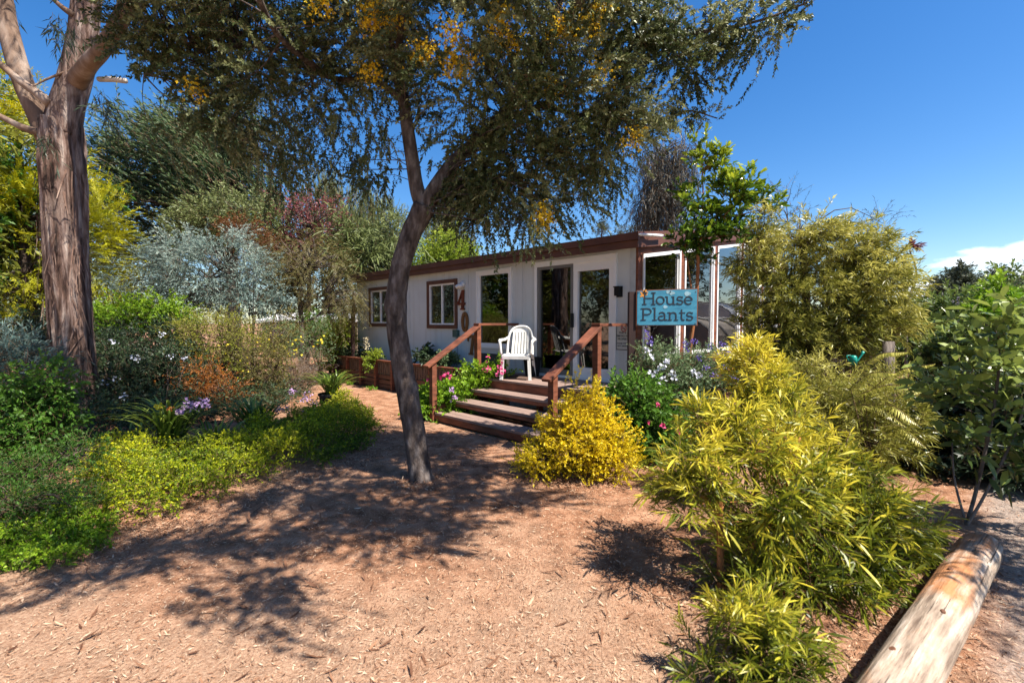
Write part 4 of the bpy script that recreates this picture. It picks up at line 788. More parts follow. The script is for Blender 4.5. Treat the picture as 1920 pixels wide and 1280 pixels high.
# ---------------------------------------------------------------- garden plants: leaf colours
LM = lambda n_, a, b, c, **k: leafmat(n_, a, b, c, **k)
M_GOLD = LM('golden_conifer_leaf', (0.06, 0.08, 0.005), (0.36, 0.36, 0.010), (0.70, 0.60, 0.02), trans=0.35)
M_DCON = LM('dark_conifer_leaf', (0.010, 0.022, 0.012), (0.045, 0.080, 0.030), (0.16, 0.20, 0.05), trans=0.15)
M_SILV = LM('silver_leaf', (0.06, 0.11, 0.10), (0.20, 0.28, 0.24), (0.52, 0.60, 0.52), trans=0.25)
M_PURP = LM('purple_leaf', (0.04, 0.010, 0.014), (0.15, 0.035, 0.045), (0.30, 0.09, 0.08), trans=0.3)
M_OLIV = LM('olive_leaf', (0.04, 0.038, 0.014), (0.12, 0.11, 0.03), (0.27, 0.22, 0.06), trans=0.3)
M_PINE = LM('pine_needle', (0.03, 0.045, 0.015), (0.11, 0.14, 0.04), (0.24, 0.26, 0.09), trans=0.2)
M_LIME = LM('lime_leaf', (0.05, 0.09, 0.008), (0.20, 0.28, 0.02), (0.42, 0.46, 0.05), trans=0.4)
M_GREEN = LM('green_leaf', (0.014, 0.04, 0.006), (0.055, 0.14, 0.014), (0.17, 0.32, 0.03), trans=0.35)
M_BRGT = LM('bright_green_leaf', (0.03, 0.09, 0.006), (0.13, 0.26, 0.010), (0.38, 0.52, 0.03), trans=0.35)
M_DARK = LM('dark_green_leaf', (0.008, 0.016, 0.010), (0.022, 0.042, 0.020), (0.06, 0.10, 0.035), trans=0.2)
M_YSHR = LM('yellow_shrub_leaf', (0.15, 0.17, 0.006), (0.64, 0.50, 0.010), (0.92, 0.70, 0.02), trans=0.4)
M_YGRN = LM('yellow_green_leaf', (0.04, 0.055, 0.008), (0.17, 0.19, 0.02), (0.38, 0.36, 0.04), trans=0.3)
M_RUSTL = LM('rust_leaf', (0.06, 0.022, 0.006), (0.26, 0.085, 0.015), (0.50, 0.20, 0.03), trans=0.35)
M_STRAP = LM('strap_leaf', (0.03, 0.06, 0.010), (0.10, 0.16, 0.022), (0.30, 0.36, 0.06), trans=0.3, rough=0.35)
M_FINE = LM('fine_yellow_leaf', (0.03, 0.05, 0.006), (0.18, 0.21, 0.014), (0.68, 0.57, 0.05), trans=0.35, rough=0.38)
M_FOLV = LM('fine_olive_leaf', (0.045, 0.055, 0.010), (0.22, 0.22, 0.030), (0.62, 0.56, 0.14), trans=0.3, rough=0.35)
M_GLOS = LM('glossy_leaf', (0.02, 0.05, 0.007), (0.10, 0.18, 0.014), (0.55, 0.60, 0.04), trans=0.3, rough=0.25)
M_HEDG = LM('hedge_leaf', (0.022, 0.045, 0.012), (0.085, 0.13, 0.03), (0.28, 0.34, 0.07), trans=0.3, rough=0.3)
M_SALV = LM('sage_leaf', (0.04, 0.07, 0.03), (0.12, 0.19, 0.08), (0.28, 0.36, 0.18), trans=0.3)
M_GREY = LM('dry_grey_twig', (0.10, 0.08, 0.07), (0.23, 0.19, 0.16), (0.38, 0.33, 0.28), trans=0.1)
M_EUCF = LM('far_gum_leaf', (0.03, 0.032, 0.03), (0.075, 0.075, 0.06), (0.15, 0.13, 0.095), trans=0.2)
M_FARD = LM('far_tree_leaf', (0.02, 0.028, 0.018), (0.05, 0.065, 0.035), (0.10, 0.115, 0.06), trans=0.15)
M_GCOV = LM('ground_cover_leaf', (0.014, 0.040, 0.003), (0.115, 0.19, 0.004), (0.56, 0.56, 0.015), trans=0.35)
M_PINK = LM('pink_petal', (0.45, 0.02, 0.10), (0.65, 0.05, 0.20), (0.75, 0.20, 0.35), trans=0.3)
M_WHTF = LM('white_petal', (0.45, 0.47, 0.55), (0.65, 0.66, 0.75), (0.8, 0.8, 0.85), trans=0.3)
M_LILA = LM('lilac_petal', (0.30, 0.16, 0.36), (0.45, 0.28, 0.50), (0.62, 0.48, 0.66), trans=0.3)
M_VIOL = LM('violet_petal', (0.06, 0.035, 0.22), (0.12, 0.08, 0.36), (0.22, 0.17, 0.48), trans=0.3)
M_YELF = LM('yellow_petal', (0.60, 0.42, 0.01), (0.75, 0.60, 0.02), (0.8, 0.7, 0.1), trans=0.3)
M_CREAM = LM('cream_petal', (0.5, 0.42, 0.25), (0.65, 0.55, 0.35), (0.75, 0.68, 0.5), trans=0.3)

def gp(u, v, Y): p_ = P(u, v, Y); return np.array((p_[0], Y, 0.0))
# ---- left, far
B0 = gp(50, 600, 11)
plant('golden_conifer', 'tall golden yellow conifer behind the gum trunk', 'tree', B0, [blob(175, 460, 11, 38, 95, .8), blob(165, 400, 11, 30, 45, .5), blob(40, 480, 11, 150, 150, 1.6), blob(40, 330, 11, 75, 120, 1.0), blob(10, 230, 11, 70, 90, .8), blob(30, 590, 11, 190, 70, 1.6)],
      dict(K=330, M_=16, cr=0.16, tl=0.45, n=18, ll=0.085, lw=0.016, up=0.15, out=1.1, jit=0.25, ang=38, flat=True, droop=0.1, tipw=0.7, lo=0.7, twr=0), M_GOLD, stems=[([B0, P(45, 400, 11), P(20, 170, 11)], [0.16, 0.1, 0.03])], part='crown', stemname='trunk', seed=31, r0=0.02)
B0 = gp(440, 600, 17)
plant('cypress_tree', 'wide dark cypress with plumes of foliage reaching up to the left', 'tree', B0, [blob(400, 330, 17, 120, 70, 2), blob(300, 300, 17, 80, 60, 1.5), blob(450, 400, 17, 110, 70, 2), blob(265, 255, 17, 30, 20, .6), blob(480, 280, 17, 70, 70, 1.5), blob(390, 280, 17, 60, 45, 1.3), blob(225, 350, 17, 28, 25, .6), blob(320, 420, 17, 120, 60, 1.6)],
      dict(K=300, M_=11, cr=0.26, tl=1.05, n=30, ll=0.15, lw=0.038, up=0.45, out=0.35, jit=0.22, bias=(-0.8, 0, 0.25), ang=42, droop=0.1, tipw=0.35, twr=0.006), M_DCON, stems=[([B0, P(430, 450, 17), P(400, 250, 17)], [0.25, 0.2, 0.08])], part='crown', stemname='trunk', seed=32, r0=0.06)
B0 = gp(335, 640, 10.5)
plant('silver_shrub', 'tall silvery blue shrub with bare forked stems, left of the path', 'shrub', B0, [blob(255, 510, 10.5, 60, 45, .8), blob(400, 505, 10.5, 100, 55, 1.0), blob(465, 555, 10.5, 60, 40, .7), blob(320, 465, 10.5, 50, 26, .6), blob(420, 460, 10.5, 50, 22, .5), blob(490, 515, 10.5, 35, 30, .4), blob(330, 560, 10.6, 80, 35, .6)],
      dict(K=150, M_=12, cr=0.11, tl=0.40, n=20, ll=0.06, lw=0.014, up=0.3, out=0.5, jit=0.5, tipw=0.5, droop=0.25, ang=45, tints=(0.40, 0.6)), M_SILV, stems=[([B0, P(328, 585, 10.5), P(310, 520, 10.5), P(290, 470, 10.5)], [0.04, 0.035, 0.02]), ([P(328, 585, 10.5), P(370, 540, 10.5), P(420, 500, 10.5)], [0.03, 0.015])], seed=33)
B0 = gp(575, 640, 15)
plant('purple_leaf_tree', 'airy purple leaved tree rising above the small olive tree', 'tree', B0, [blob(560, 415, 15, 40, 35, .8), blob(590, 400, 15, 35, 30, .6), blob(620, 440, 15, 28, 30, .5), blob(545, 460, 15, 30, 40, .6), blob(580, 470, 15, 50, 35, .8)],
      dict(K=80, M_=10, cr=0.2, tl=0.4, n=10, ll=0.07, lw=0.04, up=0.6, jit=0.4, tipw=0.6), M_PURP, stems=[([B0, P(580, 500, 15), P(585, 420, 15)], [0.08, 0.06, 0.03])], part='crown', stemname='trunk', seed=34, r0=0.03)
B0 = G(564, 722); YO = B0[1]
plant('small_garden_tree', 'small tree with thin curved grey trunk and drooping bronze olive leaves', 'tree', B0, [blob(530, 520, YO, 50, 40, .7), blob(590, 500, YO, 65, 45, .8), blob(640, 540, YO, 45, 40, .6), blob(610, 570, YO, 60, 30, .6), blob(530, 575, YO, 35, 25, .4), blob(655, 570, YO, 25, 25, .3), blob(560, 470, YO, 50, 30, .5)],
      dict(K=150, M_=11, cr=0.14, tl=0.4, n=26, ll=0.045, lw=0.010, up=-0.1, out=0.5, jit=0.35, flat=True, droop=0.45, ang=55, tipw=0.4), M_OLIV, stems=[([B0, P(566, 640, YO), P(565, 600, YO), P(562, 560, YO), P(570, 520, YO), P(585, 500, YO)], [0.075, 0.065, 0.05, 0.035]), ([P(566, 605, YO), P(590, 595, YO), P(606, 580, YO), P(610, 560, YO)], [0.035, 0.02]), ([P(564, 600, YO), P(545, 592, YO), P(530, 575, YO)], [0.025, 0.012])], part='crown', stemname='trunk', seed=35, r0=0.025, stemmat=M_BARKG)
for i, (u, v, ru, rv, Y, lab) in enumerate(((620, 430, 50, 75, 24, 'pale green pine with upright shoots, leftmost of the pines behind the building'), (700, 450, 55, 70, 22, 'broad pine with upright shoots behind the roof, middle of the pines'), (835, 450, 38, 65, 26, 'pine with upright shoots right of the leaning trunk'))):
    B0 = gp(u, 600, Y)
    plant('pine_tree', lab, 'tree', B0, [blob(u, v, Y, ru, rv, 1.2), blob(u + 10, v + 50, Y, ru * 1.1, rv * 0.7, 1.2), blob(u - 15, v - 30, Y, ru * 0.5, rv * 0.7, .8)],
          dict(K=70, M_=12, cr=0.35, tl=0.8, n=26, ll=0.22, lw=0.022, up=1.1, out=0.3, jit=0.15, ang=28, droop=0.0, tipw=0.4, twr=0.01), M_PINE, stems=[([B0, P(u, v, Y), P(u, v - rv, Y)], [0.2, 0.12, 0.04])], part='crown', stemname='trunk', seed=36 + i, group='pines behind the building', r0=0.05)
B0 = gp(690, 600, 15)
plant('arching_grass_clump', 'tall clump of arching green cane leaves above the left end of the roof', 'plant', B0, [blob(690, 490, 15, 45, 35, .7), blob(715, 520, 15, 40, 20, .5), blob(735, 450, 15, 22, 35, .4), blob(660, 450, 15, 25, 30, .4)],
      dict(K=70, M_=10, cr=0.2, tl=0.5, n=8, ll=0.35, lw=0.03, up=0.8, jit=0.4, droop=0.3, ang=45, detail=True, curve=0.5), M_PINE, seed=41, r0=0.02)
B0 = gp(830, 600, 17)
plant('lime_shrub', 'bright lime yellow shrub showing above the roof edge', 'shrub', B0, [blob(815, 495, 17, 45, 20, .8), blob(845, 478, 17, 35, 30, .7), blob(790, 500, 17, 25, 12, .5)], dict(K=80, M_=12, cr=0.2, tl=0.4, n=10, ll=0.12, lw=0.045, up=0.8, tipw=0.5), M_LIME, seed=42, r0=0.03)
B0 = gp(1240, 600, 24)
plant('drooping_gum_tree', 'distant grey green gum tree with hanging leaves behind the roof', 'tree', B0, [blob(1235, 300, 24, 28, 35, 1), blob(1260, 340, 24, 30, 50, 1), blob(1225, 380, 24, 28, 45, 1), blob(1250, 410, 24, 38, 35, 1), blob(1280, 300, 24, 18, 35, .8), blob(1215, 330, 24, 15, 40, .6)],
      dict(K=110, M_=12, cr=0.3, tl=0.7, n=16, ll=0.2, lw=0.035, up=-0.9, out=0.3, jit=0.35, droop=0.4, twr=0.01), M_EUCF, stems=[([B0, P(1232, 430, 24), P(1240, 290, 24)], [0.16, 0.12, 0.05]), ([P(1240, 500, 24), P(1250, 420, 24), P(1265, 320, 24)], [0.1, 0.04])], part='crown', stemname='trunk', seed=43, r0=0.05)
for i, (u, v, w_) in enumerate(((1128, 430, 7), (1164, 440, 4), (1190, 436, 5))):
    B0 = gp(u, 600, 34); plant('conifer_top', ['pointed conifer top peeping over the roof beside the yellow blossom', 'thin conifer tip over the middle of the roof edge', 'small conifer tip over the roof near its corner'][i], 'tree', B0, [blob(u, v + 8, 34, w_ * 1.6, 14, .4), blob(u, v - 2, 34, w_ * 0.7, 10, .2)], dict(K=20, M_=8, cr=0.2, tl=0.4, n=10, ll=0.16, lw=0.03, up=0.8), M_FARD, stems=[([B0, P(u, v, 34)], [0.12, 0.03])], part='crown', stemname='trunk', seed=44 + i, group='conifer tips over the roof', r0=0.03)
# far wood behind the left garden
rng = np.random.default_rng(50); q = MB()
foliage(q, rng, [blob(-300, 500, 27, 250, 120, 3), blob(-60, 480, 27, 200, 100, 3), blob(180, 520, 26, 200, 90, 3), blob(420, 520, 26, 200, 90, 3), blob(620, 530, 27, 160, 70, 3), blob(760, 560, 28, 120, 40, 3), blob(-700, 480, 25, 250, 150, 4), blob(1700, 590, 30, 250, 22, 2), blob(2000, 585, 28, 220, 30, 2), (-24, -6, 5, 3, 7, 5), (-25, 4, 6, 3, 7, 5), (-26, 14, 6, 3, 6, 5), (30, 14, 5, 3, 8, 4), (31, 2, 5, 3, 8, 4)], 1200, 10, 0.6, 1.0, 12, 0.28, 0.10, up=0.3, tipw=0.3, twr=0, lo=0.5)
tag(q.build('far_wood', [M_FARD]), 'dark green mass of distant trees behind the garden', 'wood', kind='stuff')
# ---- left, middle distance shrubs: (name, label, category, base px, blobs, fol, material)
SH = dict(K=110, M_=11, cr=0.10, tl=0.2, n=11, ll=0.032, lw=0.018, up=0.5, out=0.6, jit=0.5, tipw=0.4)
def shrub(name, label, u, v, Y, bl, mat, seed, cat='shrub', group=None, fl=None, **kw):
    B0 = gp(u, v, Y); r_o = plant(name, label, cat, B0, [blob(*b) for b in bl], {**SH, **kw}, mat, seed=seed, group=group)
    if fl:
        for (pts, rad, n_, sz, fm, pet) in fl: flowers(r_o, np.random.default_rng(seed), [P(*p_) for p_ in pts], rad, n_, sz, fm, petals=pet, rel=B0)
    return r_o
shrub('green_hedge', 'bright green clipped mound right of the gum trunk', 260, 700, 9.6, [(250, 600, 9.6, 85, 32, .6), (310, 585, 9.6, 45, 24, .4), (200, 615, 9.6, 40, 40, .5)], M_BRGT, 51, 'hedge', K=170, ll=0.045, lw=0.026)
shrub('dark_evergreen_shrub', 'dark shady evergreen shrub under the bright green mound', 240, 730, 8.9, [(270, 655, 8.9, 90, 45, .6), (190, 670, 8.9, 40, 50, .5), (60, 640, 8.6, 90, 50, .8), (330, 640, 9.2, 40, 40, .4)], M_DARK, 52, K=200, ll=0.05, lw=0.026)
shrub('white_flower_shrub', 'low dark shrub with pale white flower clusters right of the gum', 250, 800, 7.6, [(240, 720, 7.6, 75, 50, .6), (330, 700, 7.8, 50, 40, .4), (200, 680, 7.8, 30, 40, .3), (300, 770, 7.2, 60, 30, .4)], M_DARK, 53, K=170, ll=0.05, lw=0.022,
      fl=[([(212, 640, 7.3), (250, 668, 7.2), (258, 672, 7.2), (300, 627, 7.6), (345, 672, 7.4), (320, 667, 7.4), (195, 718, 7.0), (76, 674, 7.2), (230, 745, 6.9), (212, 712, 7.1)], 0.03, 110, 0.018, M_WHTF, 6)])
shrub('yellow_green_shrub', 'loose yellow green shrub in the middle of the left bed', 420, 740, 9.2, [(410, 630, 9.2, 75, 42, .6), (470, 650, 9.2, 50, 45, .5), (360, 650, 9.2, 40, 45, .5), (440, 690, 9.0, 70, 30, .5)], M_YGRN, 54, K=170, tl=0.26, ll=0.035, lw=0.013,
      fl=[([(465, 668, 8.8), (450, 700, 8.7), (425, 655, 8.8), (490, 640, 8.8)], 0.09, 22, 0.025, M_YELF, 5)])
shrub('rust_shrub', 'orange rust leaved shrub in front of the yellow green one', 400, 800, 7.9, [(380, 705, 7.9, 26, 22, .25), (410, 730, 7.8, 32, 22, .25), (365, 755, 7.7, 36, 18, .25)], M_RUSTL, 55, K=52)
shrub('brown_shrub', 'dull brown shrub between the rust shrub and the thin trunk', 490, 780, 8.9, [(480, 700, 8.9, 45, 45, .5), (515, 680, 9.0, 28, 40, .4), (465, 745, 8.6, 50, 25, .4), (520, 620, 9.8, 35, 28, .4)], M_OLIV, 56, K=80)
shrub('yellow_flower_shrub', 'sparse green shrub with bright yellow flowers beside the thin trunk', 540, 720, 10.4, [(540, 650, 10.4, 35, 35, .4), (520, 625, 10.4, 25, 25, .3), (590, 640, 10.6, 30, 30, .4)], M_SALV, 57, K=60,
      fl=[([(520, 630, 10), (528, 655, 10), (545, 665, 10), (557, 635, 10), (518, 660, 10), (556, 650, 10), (600, 640, 10.4)], 0.08, 55, 0.03, M_YELF, 5)])
shrub('dry_twiggy_shrub', 'dry grey leafless shrub at the edge of the path', 560, 745, 10.0, [(550, 710, 10, 40, 24, .4), (590, 690, 10.3, 30, 20, .4), (530, 725, 9.6, 25, 18, .3)], M_GREY, 58, K=60, n=6, ll=0.06, lw=0.004, twr=0.003, tl=0.3, up=0.8)
shrub('lime_border_shrub', 'bright lime shrub near the far corner of the building', 640, 700, 12.8, [(630, 655, 12.8, 22, 25, .35), (650, 630, 12.8, 18, 30, .3), (660, 600, 13.2, 14, 22, .2), (612, 690, 12.6, 16, 14, .25)], M_LIME, 59, K=70, ll=0.06, lw=0.025)
shrub('low_border_shrub', 'green shrub at the far end of the path', 600, 700, 13.6, [(600, 625, 13.6, 30, 30, .5), (570, 615, 14, 30, 30, .5), (625, 610, 14, 20, 20, .4)], M_GREEN, 60, K=70, ll=0.06, lw=0.025)
shrub('copper_shrub', 'copper brown crown behind the silver shrub', 470, 640, 12.5, [(475, 445, 12.5, 35, 28, .5), (500, 480, 12.5, 30, 40, .5), (450, 430, 13, 30, 25, .5)], M_RUSTL, 61, K=50, tints=(0.15, 0.3), ll=0.05, lw=0.02, tl=0.3)
shrub('olive_canopy_shrub', 'mottled green tree crown behind the silver shrub', 420, 640, 14.5, [(440, 410, 14.5, 90, 40, 1), (380, 430, 14.5, 60, 35, .8), (500, 440, 14.5, 40, 50, .8)], M_PINE, 62, K=150, ll=0.09, lw=0.03, tl=0.45, cr=0.2)
# near left edge
shrub('edge_shrub', 'leafy green shrub at the foot of the gum on the left edge', 40, 900, 4.6, [(30, 770, 4.6, 48, 45, .35), (85, 725, 4.7, 24, 46, .2), (0, 830, 4.4, 60, 45, .3), (100, 800, 4.8, 20, 50, .2)], M_GREEN, 63, K=115, ll=0.036, lw=0.02, tl=0.17, cr=0.07, detail=True)
shrub('blue_grey_shrub', 'blue grey spiky shrub at the left edge behind the leafy one', 20, 760, 6.0, [(30, 690, 6.0, 50, 45, .4), (0, 650, 6.2, 50, 30, .4)], M_SILV, 64, K=45, tints=(0.0, 0.15), ll=0.07, lw=0.012)
shrub('low_green_shrub', 'small leaved green mound low at the left edge', 60, 990, 3.6, [(50, 900, 3.6, 60, 36, .28), (100, 950, 3.3, 60, 25, .25), (20, 950, 3.2, 60, 35, .25), (-60, 920, 3.4, 80, 60, .3), (150, 850, 3.9, 30, 25, .2)], M_GREEN, 65, K=150, n=14, ll=0.022, lw=0.008, tl=0.12, cr=0.06, twr=0.001, tints=(0.3, 0.4))
# ground cover
def gcover(name, label, poly, h, n, mat, seed, ll, lw, tl, tints, nl=12):
    rng = np.random.default_rng(seed); Wp = np.array([G(u, v)[:2] for u, v in poly]); lo_, hi_ = Wp.min(0), Wp.max(0)
    pts = rng.random((n * 6, 2)) * (hi_ - lo_) + lo_; ins = np.zeros(len(pts), bool); j = len(Wp) - 1
    dist = np.full(len(pts), 9.0)
    for i in range(len(Wp)):
        a, b = Wp[i], Wp[j]; c = (a[1] > pts[:, 1]) != (b[1] > pts[:, 1]); ins ^= c & (pts[:, 0] < (b[0] - a[0]) * (pts[:, 1] - a[1]) / (b[1] - a[1] + 1e-12) + a[0]); j = i
        ab_ = b - a; t_ = (((pts - a) @ ab_) / (ab_ @ ab_ + 1e-9)).clip(0, 1); dist = np.minimum(dist, np.linalg.norm(pts - (a + t_[:, None] * ab_), axis=1))
    pts, dist = pts[ins][:n], dist[ins][:n]
    nz = np.array([mnoise.noise((x * 2.2, y * 2.2, seed)) for x, y in pts]); n2 = np.array([mnoise.noise((x * 6, y * 6, seed)) for x, y in pts])
    keep = (dist > 0.01 + 0.42 * (n2 + 0.15).clip(0, 1) + 0.05 * rng.random(len(pts))); pts, dist, nz, n2 = pts[keep], dist[keep], nz[keep], n2[keep]
    z = h * (0.35 + 0.65 * (dist / 0.45).clip(0, 1) ** 0.6) * (1 + 1.1 * nz + 0.6 * n2) * (1 - 0.75 * rng.random(len(pts)) ** 3)
    O = np.column_stack((pts, z.clip(0.01, 1))); D = unit(rng.normal(size=O.shape) * 0.7 + (0, 0, 0.6)); mb = MB()
    p, d, W, l, w, ti, t = leaf_geo(rng, O, D, tl * (0.6 + 0.7 * rng.random(len(O))), nl, ll, lw, ang=55, droop=0.2)
    tint = tints[0] + tints[1] * (0.5 * (nz[ti] + 0.5) + 0.5 * rng.random(len(p)) - 0.5) + 0.25 * (t - 0.5); ok = p[:, 2] > 0.005
    leaf_mesh(mb, p[ok], d[ok], W[ok], l[ok], w[ok], tint[ok].clip(0, 1), 0); twig_mesh(mb, O, D, tl, 0.2, 0.001, 1)
    tag(mb.build(name, [mat, M_TWIG]), label, 'ground cover', kind='stuff')
gcover('ground_cover', 'spreading green ground cover with yellow tips along the path edge', [(135, 900), (160, 990), (250, 1000), (330, 975), (440, 935), (560, 895), (640, 868), (700, 850), (722, 815), (705, 785), (650, 768), (580, 790), (500, 815), (430, 845), (350, 862), (250, 862), (170, 860)], 0.27, 12500, M_GCOV, 71, 0.021, 0.012, 0.11, (0.55, 0.85))
gcover('bright_ground_cover', 'pale bright green creeping plants in the lower left corner', [(-150, 1000), (-150, 1130), (40, 1090), (120, 1070), (215, 1035), (235, 995), (160, 940), (80, 930)], 0.15, 5200, M_BRGT, 72, 0.020, 0.012, 0.09, (0.55, 0.7))
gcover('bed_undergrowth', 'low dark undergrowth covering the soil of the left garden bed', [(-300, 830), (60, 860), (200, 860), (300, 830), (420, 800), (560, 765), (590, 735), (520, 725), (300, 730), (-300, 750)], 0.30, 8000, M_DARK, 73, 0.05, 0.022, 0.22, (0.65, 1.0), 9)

# ---- strap leaved clumps with flower heads
def straps(name, label, c, n, L_, seed, mat=M_STRAP, w=0.022, pot=None, fl=None, z0=0.0, group=None, spread=0.05, cat='plant', arch=1.0):
    rng = np.random.default_rng(seed); c = np.array((c[0], c[1], z0)); root = empty(name, c, 0, label, cat, group); mb = MB(); ns = 8; zb = 0.0
    if pot:
        r_, h_ = pot; q = MB(); q.lathe([(0.001, 0), (r_ * 0.78, 0), (r_ * 0.95, h_ * 0.9), (r_ * 1.04, h_ * 0.9), (r_ * 1.04, h_), (r_ * 0.92, h_), (r_ * 0.9, h_ * 0.85), (0.001, h_ * 0.85)], (0, 0, 0), 20); q.build('pot', M_BLACK, root); zb = h_ * 0.85
    for i in range(n):
        a = rng.random() * 6.28; el_ = R(55 + 32 * rng.random()); l = L_ * (0.6 + 0.5 * rng.random()); d = np.array((math.cos(a), math.sin(a), 0)); s = np.array((-d[1], d[0], 0)); b = np.array((rng.normal() * spread, rng.normal() * spread, zb)); V = []
        ww = w * (0.7 + 0.5 * rng.random())
        for j in range(ns):
            t_ = j / (ns - 1); hz_ = l * (math.cos(el_) * t_ + 0.25 * t_ * t_ * arch); z = l * math.sin(el_) * (t_ - 0.62 * arch * t_ ** 2.5); pt = b + d * hz_ + np.array((0, 0, max(z, 0.01 - zb))); k_ = ww / 2 * min(1, (1 - t_) * 2.2 + 0.02); V += [pt - s * k_, pt + np.array((0, 0, -0.25 * k_)), pt + s * k_]
        mb.add(V, [(3 * j + e_, 3 * j + 1 + e_, 3 * j + 4 + e_, 3 * j + 3 + e_) for j in range(ns - 1) for e_ in (0, 1)], 0, np.clip(rng.random() * 0.7 + 0.3 * np.repeat(np.linspace(0, 1, ns), 3), 0, 1))
    mb.build('leaves', mat, root, smooth=True)
    if fl:
        for hp, fm, rad in fl:
            hp = np.array(hp, float) - c; q = MB(); q.tube(catmull([(0, 0, zb), hp * 0.5 + (0, 0, 0.05), hp], 8), 0.004, 5); q.build('flower_stalk', M_STRAP, root)
            flowers(root, rng, [hp], rad, 32, 0.018, fm, petals=5, rel=(0, 0, 0))
    return root
c1 = G(318, 868)
straps('strap_leaf_plant', 'strap leaved plant in a black pot nearest the path with lilac flower heads', c1, 120, 0.95, 81, pot=(0.17, 0.30), w=0.026, arch=0.85, fl=[(P(350, 762, 5.0), M_LILA, 0.03), (P(368, 757, 5.0), M_LILA, 0.035), (P(385, 756, 5.0), M_LILA, 0.025), (P(300, 763, 5.0), M_YELF, 0.02), (P(318, 768, 5.0), M_RUSTL, 0.02), (P(335, 772, 5.0), M_LILA, 0.02)])
straps('strap_leaf_plant', 'largest dark strap leaved clump in the middle of the left bed', G(478, 815), 170, 1.0, 82, w=0.028, arch=0.85)
straps('strap_leaf_plant', 'strap leaved plant in a round black pot at the bend of the path', G(622, 772), 130, 0.85, 83, pot=(0.22, 0.34), w=0.028, arch=0.85, fl=[(P(548, 735, 7.9), M_LILA, 0.03), (P(575, 745, 7.6), M_LILA, 0.04), (P(590, 758, 7.4), M_LILA, 0.035), (P(540, 765, 7.3), M_LILA, 0.035), (P(525, 768, 7.2), M_LILA, 0.03), (P(572, 770, 7.3), M_LILA, 0.03)])
straps('strap_leaf_plant', 'arching strap leaves right of the potted one, over the ground cover', G(405, 862), 110, 0.85, 84, w=0.024, arch=0.85)
straps('strap_leaf_plant', 'small strap leaved tuft at the left of the potted one', G(255, 845), 60, 0.7, 85, w=0.018)

# ---- around the steps
M_RED = M_PINK
shrub('pink_rose_bush', 'leafy bush with pink flowers left of the steps', 850, 790, 7.75, [(850, 748, 7.75, 46, 30, .3), (902, 712, 7.9, 32, 20, .25), (805, 768, 7.6, 26, 28, .25), (928, 700, 7.9, 12, 14, .12), (830, 770, 7.5, 30, 26, .25)], M_BRGT, 91, K=150, ll=0.05, lw=0.03, tl=0.18, cr=0.07,
      fl=[([(916, 672, 7.5), (938, 682, 7.5), (935, 690, 7.5), (918, 688, 7.5), (940, 697, 7.5)], 0.04, 24, 0.032, M_PINK, 5), ([(828, 706, 7.3), (838, 704, 7.3), (800, 716, 7.3), (912, 693, 7.5)], 0.03, 22, 0.035, M_PINK, 5), ([(845, 733, 7.2), (850, 745, 7.2)], 0.03, 14, 0.03, M_LILA, 5)])
B0 = G(1085, 885)
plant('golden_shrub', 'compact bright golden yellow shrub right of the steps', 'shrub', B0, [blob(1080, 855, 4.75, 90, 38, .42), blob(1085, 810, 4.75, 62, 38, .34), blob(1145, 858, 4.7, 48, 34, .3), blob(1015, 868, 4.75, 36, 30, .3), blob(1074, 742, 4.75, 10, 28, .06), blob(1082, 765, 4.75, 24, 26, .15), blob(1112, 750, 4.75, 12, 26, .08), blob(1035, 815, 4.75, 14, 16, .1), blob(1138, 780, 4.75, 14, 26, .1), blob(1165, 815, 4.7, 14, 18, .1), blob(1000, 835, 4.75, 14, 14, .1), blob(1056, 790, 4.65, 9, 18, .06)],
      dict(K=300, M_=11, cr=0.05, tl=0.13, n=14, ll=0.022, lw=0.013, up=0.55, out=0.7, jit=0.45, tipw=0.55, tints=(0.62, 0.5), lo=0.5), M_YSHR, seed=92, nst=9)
shrub('camellia_bush', 'dark green bush with a few crimson flowers behind the golden shrub', 1195, 850, 5.5, [(1190, 760, 5.5, 48, 42, .35), (1225, 800, 5.4, 45, 45, .3), (1170, 810, 5.5, 35, 45, .3), (1250, 850, 5.2, 40, 40, .3)], M_GREEN, 93, K=170, ll=0.05, lw=0.026, tl=0.18, cr=0.08, tints=(0.5, 0.5),
      fl=[([(1216, 793, 5.05), (1245, 797, 5.0), (1272, 810, 4.9), (1232, 760, 5.1)], 0.012, 16, 0.03, M_PINK, 5)])
shrub('salvia_bush', 'sage leaved bush with white and violet flowers under the shop sign', 1250, 830, 5.95, [(1235, 705, 5.95, 38, 40, .3), (1290, 715, 5.95, 50, 40, .3), (1345, 705, 5.95, 45, 38, .3), (1280, 765, 5.8, 60, 30, .3), (1225, 672, 6.0, 12, 14, .1), (1380, 720, 5.9, 20, 30, .2)], M_SALV, 94, K=200, ll=0.035, lw=0.014, tl=0.2, cr=0.08, up=0.9,
      fl=[([(1222, 672, 5.55), (1240, 690, 5.55), (1225, 703, 5.55), (1250, 680, 5.6), (1215, 655, 5.6), (1262, 700, 5.5), (1240, 715, 5.5), (1305, 700, 5.6), (1213, 735, 5.5)], 0.03, 110, 0.024, M_WHTF, 6),
          ([(1212, 622, 5.8), (1215, 632, 5.8), (1219, 642, 5.8), (1287, 645, 5.7), (1289, 655, 5.7), (1310, 670, 5.7), (1330, 650, 5.8), (1322, 690, 5.6), (1345, 668, 5.7), (1360, 690, 5.6), (1340, 705, 5.6), (1375, 680, 5.6), (1365, 665, 5.7), (1300, 640, 5.8), (1352, 645, 5.8), (1378, 710, 5.5)], 0.022, 330, 0.014, M_VIOL, 5),
          ([(1363, 678, 5.4), (1372, 690, 5.4)], 0.012, 8, 0.03, M_RUSTL, 5)])
